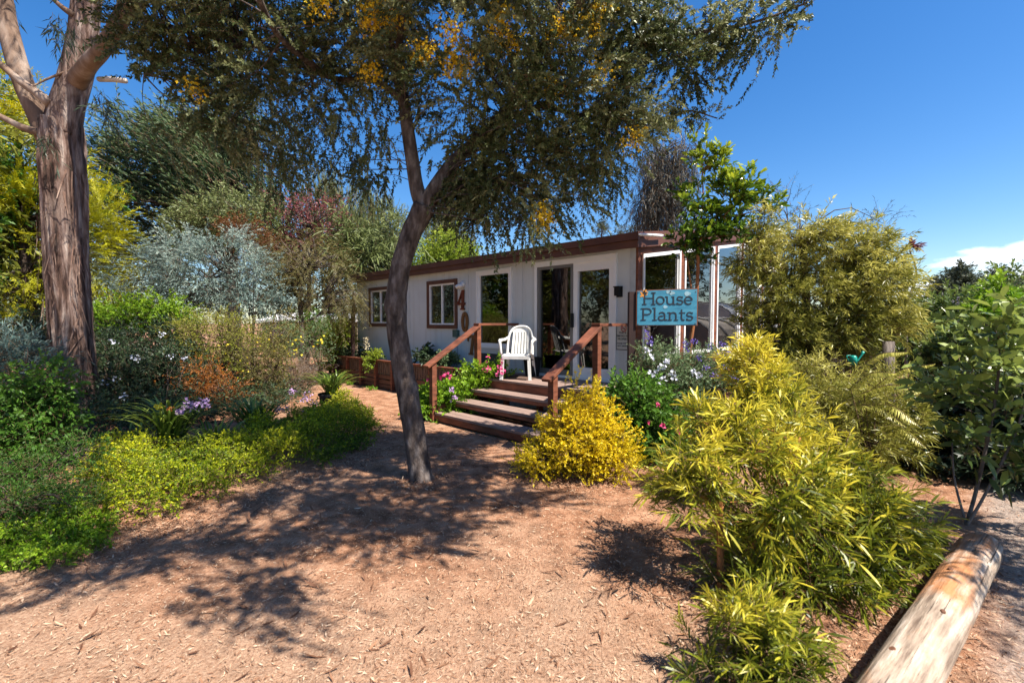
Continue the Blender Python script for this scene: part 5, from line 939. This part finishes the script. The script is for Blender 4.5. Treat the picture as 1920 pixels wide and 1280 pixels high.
# young glossy tree whose thin reddish trunk runs down beside the sign
TY = 6.42; B0 = gp(1284, 800, TY)
plant('young_glossy_tree', 'young tree with thin reddish trunk and shiny yellow green leaves beside the sign', 'tree', B0, [blob(1316, 292, TY, 16, 32, .12), blob(1348, 300, TY, 16, 24, .12), blob(1404, 322, TY, 12, 12, .08), blob(1392, 345, TY, 14, 20, .1), blob(1300, 375, TY, 22, 26, .16), blob(1372, 365, TY, 30, 28, .18), blob(1415, 382, TY, 18, 22, .12), blob(1438, 392, TY, 10, 16, .1), blob(1315, 430, TY, 38, 34, .22), blob(1365, 425, TY, 32, 26, .2), blob(1288, 455, TY, 20, 24, .15), blob(1318, 475, TY, 20, 22, .15)],
      dict(K=104, M_=6, cr=0.05, tl=0.15, n=10, ll=0.08, lw=0.030, up=0.9, out=0.4, jit=0.4, tipw=0.9, tints=(0.42, 0.4), detail=True, ang=42), M_GLOS,
      stems=[([B0, P(1288, 730, TY), P(1294, 650, TY), P(1301, 600, TY), P(1308, 520, TY), P(1310, 450, TY), P(1318, 380, TY), P(1316, 300, TY)], [0.026, 0.028, 0.026, 0.026, 0.022, 0.012, 0.006]), ([P(1301, 600, TY), P(1297, 550, TY), P(1293, 520, TY), P(1285, 460, TY)], [0.018, 0.008]), ([P(1312, 440, TY), P(1350, 410, TY), P(1390, 370, TY), P(1405, 325, TY)], [0.015, 0.005]), ([P(1350, 410, TY), P(1400, 400, TY), P(1436, 392, TY)], [0.01, 0.004])],
      part='crown', stemname='trunk', seed=95, r0=0.007, stemmat=bark('reddish_bark', (0.10, 0.035, 0.015), (0.26, 0.09, 0.035), (0.40, 0.19, 0.08), (20, 20, 4), 0.5))
# ---- right hand side
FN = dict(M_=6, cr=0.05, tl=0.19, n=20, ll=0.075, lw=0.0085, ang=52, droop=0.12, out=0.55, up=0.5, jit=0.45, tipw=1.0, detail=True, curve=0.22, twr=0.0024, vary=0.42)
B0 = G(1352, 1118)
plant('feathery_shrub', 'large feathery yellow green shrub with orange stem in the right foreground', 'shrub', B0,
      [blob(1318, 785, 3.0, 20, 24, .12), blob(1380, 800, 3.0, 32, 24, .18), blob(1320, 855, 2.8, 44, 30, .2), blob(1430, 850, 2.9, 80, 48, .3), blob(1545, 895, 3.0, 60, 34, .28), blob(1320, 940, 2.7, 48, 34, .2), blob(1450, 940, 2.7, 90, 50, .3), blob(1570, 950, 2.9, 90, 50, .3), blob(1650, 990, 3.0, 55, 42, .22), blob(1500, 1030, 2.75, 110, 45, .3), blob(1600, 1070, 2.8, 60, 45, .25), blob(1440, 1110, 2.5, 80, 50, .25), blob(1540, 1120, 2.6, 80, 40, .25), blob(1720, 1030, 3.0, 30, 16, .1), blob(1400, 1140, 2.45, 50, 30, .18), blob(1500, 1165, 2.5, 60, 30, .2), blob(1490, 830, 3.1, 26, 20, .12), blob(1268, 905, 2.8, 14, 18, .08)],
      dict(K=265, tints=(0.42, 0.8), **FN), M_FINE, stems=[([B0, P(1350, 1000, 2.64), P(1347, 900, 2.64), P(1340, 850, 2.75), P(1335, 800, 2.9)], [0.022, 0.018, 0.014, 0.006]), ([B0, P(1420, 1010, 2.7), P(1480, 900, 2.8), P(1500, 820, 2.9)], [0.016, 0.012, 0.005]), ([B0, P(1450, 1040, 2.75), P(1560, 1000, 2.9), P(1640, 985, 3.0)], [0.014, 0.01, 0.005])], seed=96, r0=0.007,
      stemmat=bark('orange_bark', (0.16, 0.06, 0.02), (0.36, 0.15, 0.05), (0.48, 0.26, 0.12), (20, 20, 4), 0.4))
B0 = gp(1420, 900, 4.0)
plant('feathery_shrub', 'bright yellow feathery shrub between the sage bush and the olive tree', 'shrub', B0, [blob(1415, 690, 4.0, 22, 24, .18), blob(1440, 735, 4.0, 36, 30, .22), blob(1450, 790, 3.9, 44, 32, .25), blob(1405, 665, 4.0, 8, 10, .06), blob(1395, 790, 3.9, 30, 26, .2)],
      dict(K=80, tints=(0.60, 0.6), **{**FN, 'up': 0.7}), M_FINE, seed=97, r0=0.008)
B0 = G(1385, 1275)
plant('feathery_shrub', 'small narrow leaved shrub at the bottom edge of the picture', 'shrub', B0, [blob(1385, 1175, 1.95, 35, 22, .08), blob(1440, 1225, 1.95, 60, 36, .14), blob(1350, 1260, 1.85, 60, 30, .13), blob(1480, 1270, 1.9, 60, 30, .13)],
      dict(K=44, tints=(0.28, 0.5), **{**FN, 'tl': 0.13, 'll': 0.06, 'lw': 0.006, 'cr': 0.04}), M_FINE, seed=98, r0=0.005)
plant('grass_tuft', 'low bright green tuft at the foot of the large feathery shrub', 'plant', G(1640, 1150), [blob(1640, 1140, 2.55, 50, 16, .15)], dict(K=24, M_=7, cr=0.04, tl=0.07, n=12, ll=0.04, lw=0.006, up=0.8), M_BRGT, seed=99, r0=0.003)
OY = 6.5; B0 = G(1512, 815)
plant('olive_leaved_tree', 'bushy olive green tree on a dark trunk right of the windows', 'tree', B0, [blob(1440, 440, OY, 40, 38, .3), blob(1445, 545, OY, 42, 55, .35), blob(1510, 440, OY, 48, 36, .4), blob(1565, 470, OY, 40, 40, .4), blob(1630, 470, OY, 42, 30, .4), blob(1610, 530, OY, 60, 45, .5), blob(1520, 540, OY, 70, 50, .5), blob(1590, 600, OY, 70, 36, .45), blob(1480, 640, OY, 50, 45, .4), blob(1435, 610, OY, 30, 40, .3), blob(1410, 480, OY, 24, 50, .2), blob(1440, 690, OY, 40, 30, .3), blob(1560, 640, OY, 60, 30, .4), blob(1545, 680, OY, 40, 40, .35), blob(1675, 540, OY, 28, 40, .3), blob(1660, 610, OY, 40, 24, .3), blob(1395, 500, OY, 18, 22, .15)],
      dict(K=480, M_=9, cr=0.085, tl=0.19, n=16, ll=0.080, lw=0.0135, ang=50, droop=0.12, out=0.7, up=0.3, jit=0.4, tipw=0.6, tints=(0.52, 0.8), curve=0.4), M_FOLV, stems=[([B0, P(1508, 700, OY), P(1512, 600, OY), P(1508, 500, OY), P(1500, 430, OY)], [0.075, 0.065, 0.06, 0.05, 0.02]), ([P(1512, 620, OY), P(1580, 560, OY), P(1640, 520, OY)], [0.04, 0.015]), ([P(1512, 640, OY), P(1450, 540, OY), P(1425, 450, OY)], [0.035, 0.012])], part='crown', stemname='trunk', seed=100, r0=0.016)
shrub('wispy_shrub', 'thin blue grey twigs sticking up above the olive tree', 1470, 700, 7.2, [(1470, 385, 7.2, 30, 28, .25), (1500, 410, 7.2, 26, 16, .2), (1640, 435, 7.2, 26, 16, .2)], M_FARD, 101, K=18, M_=5, n=10, ll=0.06, lw=0.006, tl=0.3, up=0.8, twr=0.003)
shrub('olive_under_shrub', 'greyish olive shrub filling the ground under the olive tree', 1590, 880, 5.2, [(1570, 770, 5.2, 70, 55, .45), (1650, 790, 5.1, 60, 50, .4), (1600, 830, 4.9, 80, 40, .4), (1520, 730, 5.4, 40, 50, .35), (1680, 740, 5.4, 30, 35, .3)], M_FOLV, 102, K=200, M_=9, n=16, ll=0.075, lw=0.009, tl=0.2, cr=0.09, tints=(0.52, 0.5), curve=0.4)
def frond(mb, a, b, sagz, wmax, rng, n=34, lw=0.012):
    pa = catmull([a, (np.array(a) + np.array(b)) / 2 + (0, 0, sagz), b], n); T = unit(np.gradient(pa, axis=0)); S = unit(np.cross(T, (0, 0, 1.0)))
    mb.tube(pa, np.linspace(0.006, 0.002, n), 5, 1)
    t_ = np.linspace(0, 1, n); wl_ = wmax * np.sin(np.pi * (0.12 + 0.86 * t_)) ** 0.7
    for sgn_ in (1, -1):
        d = unit(S * sgn_ + T * 0.45 + (0, 0, -0.25) + rng.normal(size=S.shape) * 0.06); leaf_mesh(mb, pa, d, T, wl_, np.full(n, lw), (0.4 + 0.5 * rng.random(n)), 0, True, 0.35)
rng = np.random.default_rng(103); rt = empty('fern_clump', gp(1640, 860, 4.6), 0, 'clump of arching pale fern fronds in front of the dark hedge', 'fern'); q = MB()
for (ua, va, ub, vb_) in ((1620, 740, 1752, 682), (1610, 740, 1725, 735), (1630, 760, 1720, 795), (1600, 760, 1700, 800), (1640, 780, 1750, 740), (1600, 700, 1700, 660), (1590, 730, 1680, 700), (1650, 800, 1735, 838)):
    frond(q, P(ua, va, 4.9), P(ub, vb_, 4.4 + 0.2 * rng.random()), 0.09, 0.12, rng)
q.build('frond', [M_FOLV, M_TWIG], rt, rel=rt.location)
q = MB(); b_ = np.array(rt.location)
for (ua, va) in ((1620, 740), (1610, 750), (1640, 780), (1595, 730)): q.tube([b_, P(ua, va, 4.9)], 0.006, 5)
q.build('stem', M_TWIG, rt, rel=b_)
shrub('glossy_hedge', 'tall glossy green hedge along the right side', 1850, 860, 7.6, [(1760, 600, 8.0, 55, 45, .6), (1830, 610, 7.8, 70, 50, .6), (1920, 600, 7.4, 70, 50, .6), (1730, 660, 7.4, 55, 55, .5), (1810, 690, 7.2, 80, 60, .6), (1910, 690, 7.0, 80, 70, .6), (2020, 620, 7, 90, 80, .7), (1900, 545, 7.8, 25, 25, .3), (1700, 600, 8.2, 30, 35, .4)], M_HEDG, 104, 'hedge', K=420, M_=9, n=10, ll=0.085, lw=0.035, tl=0.22, cr=0.11, tipw=0.5, tints=(0.48, 0.6))
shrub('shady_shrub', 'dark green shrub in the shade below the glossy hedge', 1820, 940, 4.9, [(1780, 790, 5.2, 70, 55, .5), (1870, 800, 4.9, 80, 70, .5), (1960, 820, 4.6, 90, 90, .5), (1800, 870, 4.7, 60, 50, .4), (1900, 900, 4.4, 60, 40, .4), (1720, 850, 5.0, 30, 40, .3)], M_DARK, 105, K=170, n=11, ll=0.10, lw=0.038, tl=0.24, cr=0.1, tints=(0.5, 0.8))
B0 = G(1812, 985)
plant('broad_leaf_shrub', 'open shrub with large oval leaves and bare grey stems behind the log', 'shrub', B0, [blob(1850, 640, 3.7, 55, 40, .25), blob(1890, 700, 3.6, 45, 60, .25), blob(1800, 720, 3.8, 40, 40, .2), blob(1860, 780, 3.6, 70, 45, .25), blob(1790, 830, 3.7, 50, 50, .2), blob(1840, 860, 3.5, 35, 30, .15), blob(1950, 740, 3.4, 60, 90, .3), (3.9, 3.6, 0.55, .3, .2, .2)],
      dict(K=44, M_=4, cr=0.06, tl=0.24, n=7, ll=0.11, lw=0.042, up=0.7, out=0.5, jit=0.4, tipw=0.7, tints=(0.62, 0.5), detail=True, ang=58, curve=0.3), M_HEDG, stems=[([B0, P(1835, 900, 3.65), P(1860, 780, 3.65), P(1872, 700, 3.65), P(1873, 640, 3.65)], [0.014, 0.012, 0.007]), ([B0, P(1790, 900, 3.7), P(1785, 830, 3.75)], [0.01, 0.005]), ([B0, P(1845, 930, 3.5), P(1900, 820, 3.5), P(1940, 700, 3.45)], [0.012, 0.006])], seed=106, r0=0.006, stemmat=M_BARKG)
# young leafy shoot standing above the hedge, and the twisted dead branch with a dark tuft
shrub('hedge_shoot', 'upright bright green shoot standing out above the hedge', 1880, 700, 6.6, [(1880, 545, 6.6, 14, 22, .12), (1872, 575, 6.6, 22, 20, .15), (1845, 590, 6.6, 22, 14, .12)], M_BRGT, 107, K=26, M_=6, n=8, ll=0.085, lw=0.035, tl=0.15, cr=0.05, up=1.0)
tb = gp(1702, 700, 7.0); rt = empty('twisted_sapling', tb, 0, 'bare twisted sapling with one dark tuft at its top against the sky', 'sapling'); q = MB()
q.tube(catmull([tb, P(1700, 600, 7), P(1706, 555, 7), P(1718, 520, 7), P(1714, 490, 7), P(1706, 470, 7), P(1712, 462, 7)], 30), np.linspace(0.02, 0.006, 30), 8)
q.tube(catmull([P(1712, 545, 7), P(1728, 530, 7), P(1733, 515, 7)], 8), 0.005, 6); q.tube(catmull([P(1706, 480, 7), P(1698, 468, 7), P(1699, 457, 7)], 8), 0.005, 6); q.build('stem', M_BARKG, rt, smooth=True, rel=tb)
q = MB(); foliage(q, np.random.default_rng(108), [blob(1712, 461, 7, 5, 3, .03)], 6, 4, 0.015, 0.05, 7, 0.07, 0.018, up=0.1, out=0.5, twr=0); q.build('leaf_tuft', [M_PURP, M_TWIG], rt, rel=tb)
# far right skyline
for i, (u, v, ru, rv) in enumerate(((1770, 545, 20, 18), (1800, 525, 18, 26), (1825, 545, 10, 16), (1868, 535, 16, 16), (1925, 545, 25, 12))):
    B0 = gp(u, 600, 70); plant('skyline_tree', ['low spreading dark tree at the left end of the distant row', 'tallest dark conifer in the distant row on the right', 'small dark tree just right of the tallest distant conifer', 'rounded dark tree standing alone on the right skyline', 'low dark tree on the skyline at the right edge'][i], 'tree', B0,
        [blob(u, v + 6, 70, ru, rv * .7, 1.2), blob(u - 2, v - 8, 70, ru * 0.5, rv * 0.8, .8)], dict(K=40, M_=10, cr=0.5, tl=1.0, n=10, ll=0.45, lw=0.16, up=0.5, twr=0), M_FARD, stems=[([B0, P(u, v, 70)], [0.35, 0.1])], part='crown', stemname='trunk', seed=110 + i, group='dark trees on the right skyline', r0=0.06)
# pale tunnel greenhouse beyond the hedge, low white roof left of the building
M_PLY = plain('greenhouse_sheet', (0.62, 0.60, 0.55), 0.5, 0.15, 3, 0.4, 0.1, stretch=(1, 12, 1))
def hut(name, label, c, rz, L_, W_, H_, mat, arch=True):
    r_ = empty(name, c, rz, label, 'building'); q = MB(); n_ = 14
    prof = [(-W_ / 2, 0)] + [(-W_ / 2 * math.cos(a), H_ * 0.55 + H_ * 0.45 * math.sin(a)) for a in np.linspace(0, math.pi, n_)] + [(W_ / 2, 0)] if arch else [(-W_ / 2 - 0.3, H_ * 0.82), (0, H_), (W_ / 2 + 0.3, H_ * 0.82), (W_ / 2 + 0.3, H_ * 0.78), (0, H_ * 0.955), (-W_ / 2 - 0.3, H_ * 0.78)]
    q.prism(prof, -L_ / 2, L_ / 2, 0, 'y'); q.build('cover' if arch else 'roof', mat, r_)
    q = MB()
    if arch:
        for k in range(7):
            y = -L_ / 2 + L_ * k / 6; q.tube([(x * 1.015, y, z * 1.015 + 0.002) for x, z in prof], 0.03, 6, cap=False)
        q.build('hoop_frame', M_GREYF, r_, smooth=True)
    else: q.box(-W_ / 2, W_ / 2, -L_ / 2 + 0.1, L_ / 2 - 0.1, 0, H_ * 0.79); q.build('wall', M_INT, r_)
    return r_
p_ = P(1845, 575, 15); hut('tunnel_greenhouse', 'pale tunnel greenhouse showing between the hedge tops on the right', (p_[0] + 1.1, 16.5, 0), R(-38), 8, 3.4, 2.45, M_PLY)
p_ = P(640, 595, 21); hut('white_roofed_shed', 'low shed with a pale white roof beyond the far end of the path', (p_[0] - 1.2, 22.5, 0), R(80), 5, 3.2, 2.1, plain('pale_roof', (0.7, 0.7, 0.72), 0.5), False)
p_ = P(1560, 640, 9.5); hut('small_polytunnel', 'faded grey polytunnel glimpsed under the olive tree', (p_[0] + 0.6, 11.0, 0), R(-30), 3.5, 2.0, 1.7, plain('faded_tunnel_sheet', (0.33, 0.29, 0.25), 0.7, 0.2, 3))
q = MB(); c = gp(663, 700, 12.2); q.tube(catmull([c, c + (0, 0, 1.2), P(664, 548, 12.2)], 10), 0.055, 8); o = q.build('wooden_post', M_DKP, smooth=True, rel=c); o.location = c; tag(o, 'dark upright post at the far corner of the building', 'post')
q = MB(); c = gp(1668, 760, 6.0); q.tube([c, P(1666, 640, 6.0)], [0.07, 0.065], 12); o = q.build('timber_post', M_BARKG, smooth=True, rel=c); o.location = c; tag(o, 'short brown round post under the olive tree on the right', 'post')
q = MB(); c = gp(1664, 760, 6.8); q.tube(catmull([c, P(1664, 660, 6.8), P(1660, 600, 6.8)], 8), 0.022, 8); o = q.build('irrigation_pipe', M_BLACK, smooth=True, rel=c); o.location = c; tag(o, 'thin black standpipe beside the brown post on the right', 'pipe')
M_TEAL = plain('teal_glaze', (0.01, 0.26, 0.20), 0.35)
c = gp(1600, 790, 5.9); rt = empty('watering_can', c, 0, 'teal green watering can hung on a stake under the olive tree', 'watering can'); q = MB(); h_ = P(1600, 672, 5.9) - c
q.lathe([(0.001, 0), (0.045, 0), (0.04, 0.10), (0.025, 0.12), (0.001, 0.12)], h_ - (0, 0, 0.08), 16); q.tube(catmull([h_ + (0.04, 0, -0.05), h_ + (0.09, 0, 0.02), h_ + (0.13, 0, 0.09)], 6), [0.012, 0.01, 0.018], 8); q.tube(catmull([h_ + (-0.04, 0, 0.04), h_ + (-0.09, 0, 0.03), h_ + (-0.05, 0, -0.04)], 8), 0.007, 6); q.build('can', M_TEAL, rt, smooth=True)
q = MB(); q.tube([(0, 0.06, 0), h_ + (0, 0.06, 0.05)], 0.012, 6); q.build('stake', M_TWIG, rt)

# ---- planter plants
def hp_(s, o, z): return Hw(s, o, z)
def pshrub(name, label, s, o, blobs_l, mat, seed, fl=None, **kw):
    c = hp_(s, o, 0.57); bl = [(*(hp_(s + a, o + b, z)), r1, r1, r2) for a, b, z, r1, r2 in blobs_l]
    r_o = plant(name, label, 'plant', c, bl, {**SH, 'K': 24, 'M_': 8, 'cr': 0.05, 'tl': 0.12, 'll': 0.04, 'lw': 0.022, **kw}, mat, seed=seed, nst=3, r0=0.006)
    if fl: flowers(r_o, np.random.default_rng(seed), [hp_(*f_) for f_ in fl[0]], *fl[1:], rel=c)
    return r_o
pshrub('planter_shrub', 'dark leafy plant in the planter below the nearer brown window', 5.0, 0.30, [(0, 0, 0.85, .18, .16), (-0.2, 0.05, 0.78, .14, .1)], M_DARK, 121, ll=0.07, lw=0.035)
pshrub('planter_shrub', 'round pale grey green plant at the near end of the planter', 4.15, 0.38, [(0, 0, 0.80, .15, .10)], M_SALV, 122, n=14, K=34)
pshrub('planter_shrub', 'dark succulent between the leaf plant and the round pale plant', 4.6, 0.32, [(0, 0, 0.74, .16, .09)], M_DARK, 123)
pshrub('planter_shrub', 'lime plant trailing over the front of the planter under the far window', 6.75, 0.60, [(0, 0, 0.78, .15, .1), (0, 0.06, 0.60, .12, .14)], M_LIME, 124)
pshrub('planter_shrub', 'dark low plants near the far end of the planter', 8.3, 0.3, [(0, 0, 0.74, .25, .08), (-0.5, 0, 0.72, .2, .07)], M_DARK, 125)
pshrub('planter_shrub', 'pale bushy plant at the far corner of the planter', 8.8, 0.45, [(0, 0, 0.75, .14, .12)], M_SALV, 126)
c = hp_(7.15, 0.60, 0.70)
straps('potted_succulent', 'succulent with tall cream flower spike in a black pot on the planter', c, 26, 0.16, 127, pot=(0.09, 0.14), z0=0.702, w=0.03, fl=[(c + (0, 0, 0.28), M_CREAM, 0.05), (c + (0, 0, 0.40), M_CREAM, 0.04), (c + (0, 0, 0.5), M_CREAM, 0.025)])
for i, (s, o, lab) in enumerate(((7.6, 0.85, 'first lime weed tuft at the foot of the planter, farthest from the steps'), (6.4, 0.9, 'bright grass tuft at the foot of the planter, nearest the steps'))):
    straps('weed_tuft', lab, hp_(s, o, 0), 40, 0.22, 130 + i, M_BRGT, 0.012, group='weeds at the foot of the planter')
# low bench frame at the end of the path
bc_ = gp(625, 710, 12.9); rt = empty('garden_bench', bc_, R(135), 'small dark wooden bench at the far end of the path', 'bench')
for sx in (-0.55, 0.55):
    for sy in (-0.15, 0.15): q = MB(); q.box(sx - 0.035, sx + 0.035, sy - 0.035, sy + 0.035, 0, 0.42); q.build('leg', M_DKP, rt)
q = MB()
for k in range(3): q.box(-0.65, 0.65, -0.2 + k * 0.14, -0.08 + k * 0.14, 0.425, 0.46)
q.build('seat', M_DKP, rt)
# plants outside the picture on the left: what the window panes mirror
shrub('garden_shrub', 'wide mixed green shrub beyond the left edge of the picture', -500, 700, 7.5, [(-420, 560, 7.5, 200, 170, 1.4), (-620, 480, 7, 200, 220, 1.4)], M_YGRN, 140, K=200, ll=0.12, lw=0.05, tl=0.4, cr=0.3, n=12)
def offtree(label, x, y, h, r, mat, seed, K=170, ll=0.14, base_r=0.16, fl=1.0):
    plant('garden_tree', label, 'tree', (x, y, 0), [(x, y, h * 0.62, r, r, h * 0.36 * fl), (x + 0.3 * r, y - 0.4 * r, h * 0.5, r * .8, r * .8, h * .25 * fl), (x - 0.4 * r, y + 0.3 * r, h * 0.75, r * .7, r * .7, h * .25 * fl)], dict(K=K, M_=11, cr=0.25, tl=0.45, n=12, ll=ll, lw=ll * 0.38, up=0.2, tints=(0.5, 0.5)), mat, stems=[([(x, y, 0), (x + .1, y, h * .4), (x, y + .1, h * .8)], [base_r, base_r * .7, 0.03])], part='crown', stemname='trunk', seed=seed, r0=0.04)
offtree('broad green tree left of the picture, mirrored in the door glass', -11.5, 7.5, 7.5, 2.4, M_YGRN, 141)
offtree('tall dark tree beyond the left edge of the picture, nearest the gum', -13.5, 11.0, 9.0, 2.6, M_GREEN, 142)
offtree('olive coloured tree standing far out left behind the viewer', -13.0, 3.2, 8.0, 2.6, M_OLIV, 143)
offtree('shade tree just right of the picture over the log', 4.95, 1.75, 4.4, 0.85, M_HEDG, 144, K=55, ll=0.09, base_r=0.07)
offtree('green tree at the right outside the picture, mirrored in the end windows', 14.0, 8.6, 5.0, 1.9, M_HEDG, 145)
offtree('large tree far right outside the picture', 18.5, 12.0, 7.5, 2.4, M_YGRN, 146)
offtree('tall tree right of the building outside the picture', 23.0, 14.5, 8.5, 2.8, M_OLIV, 147)
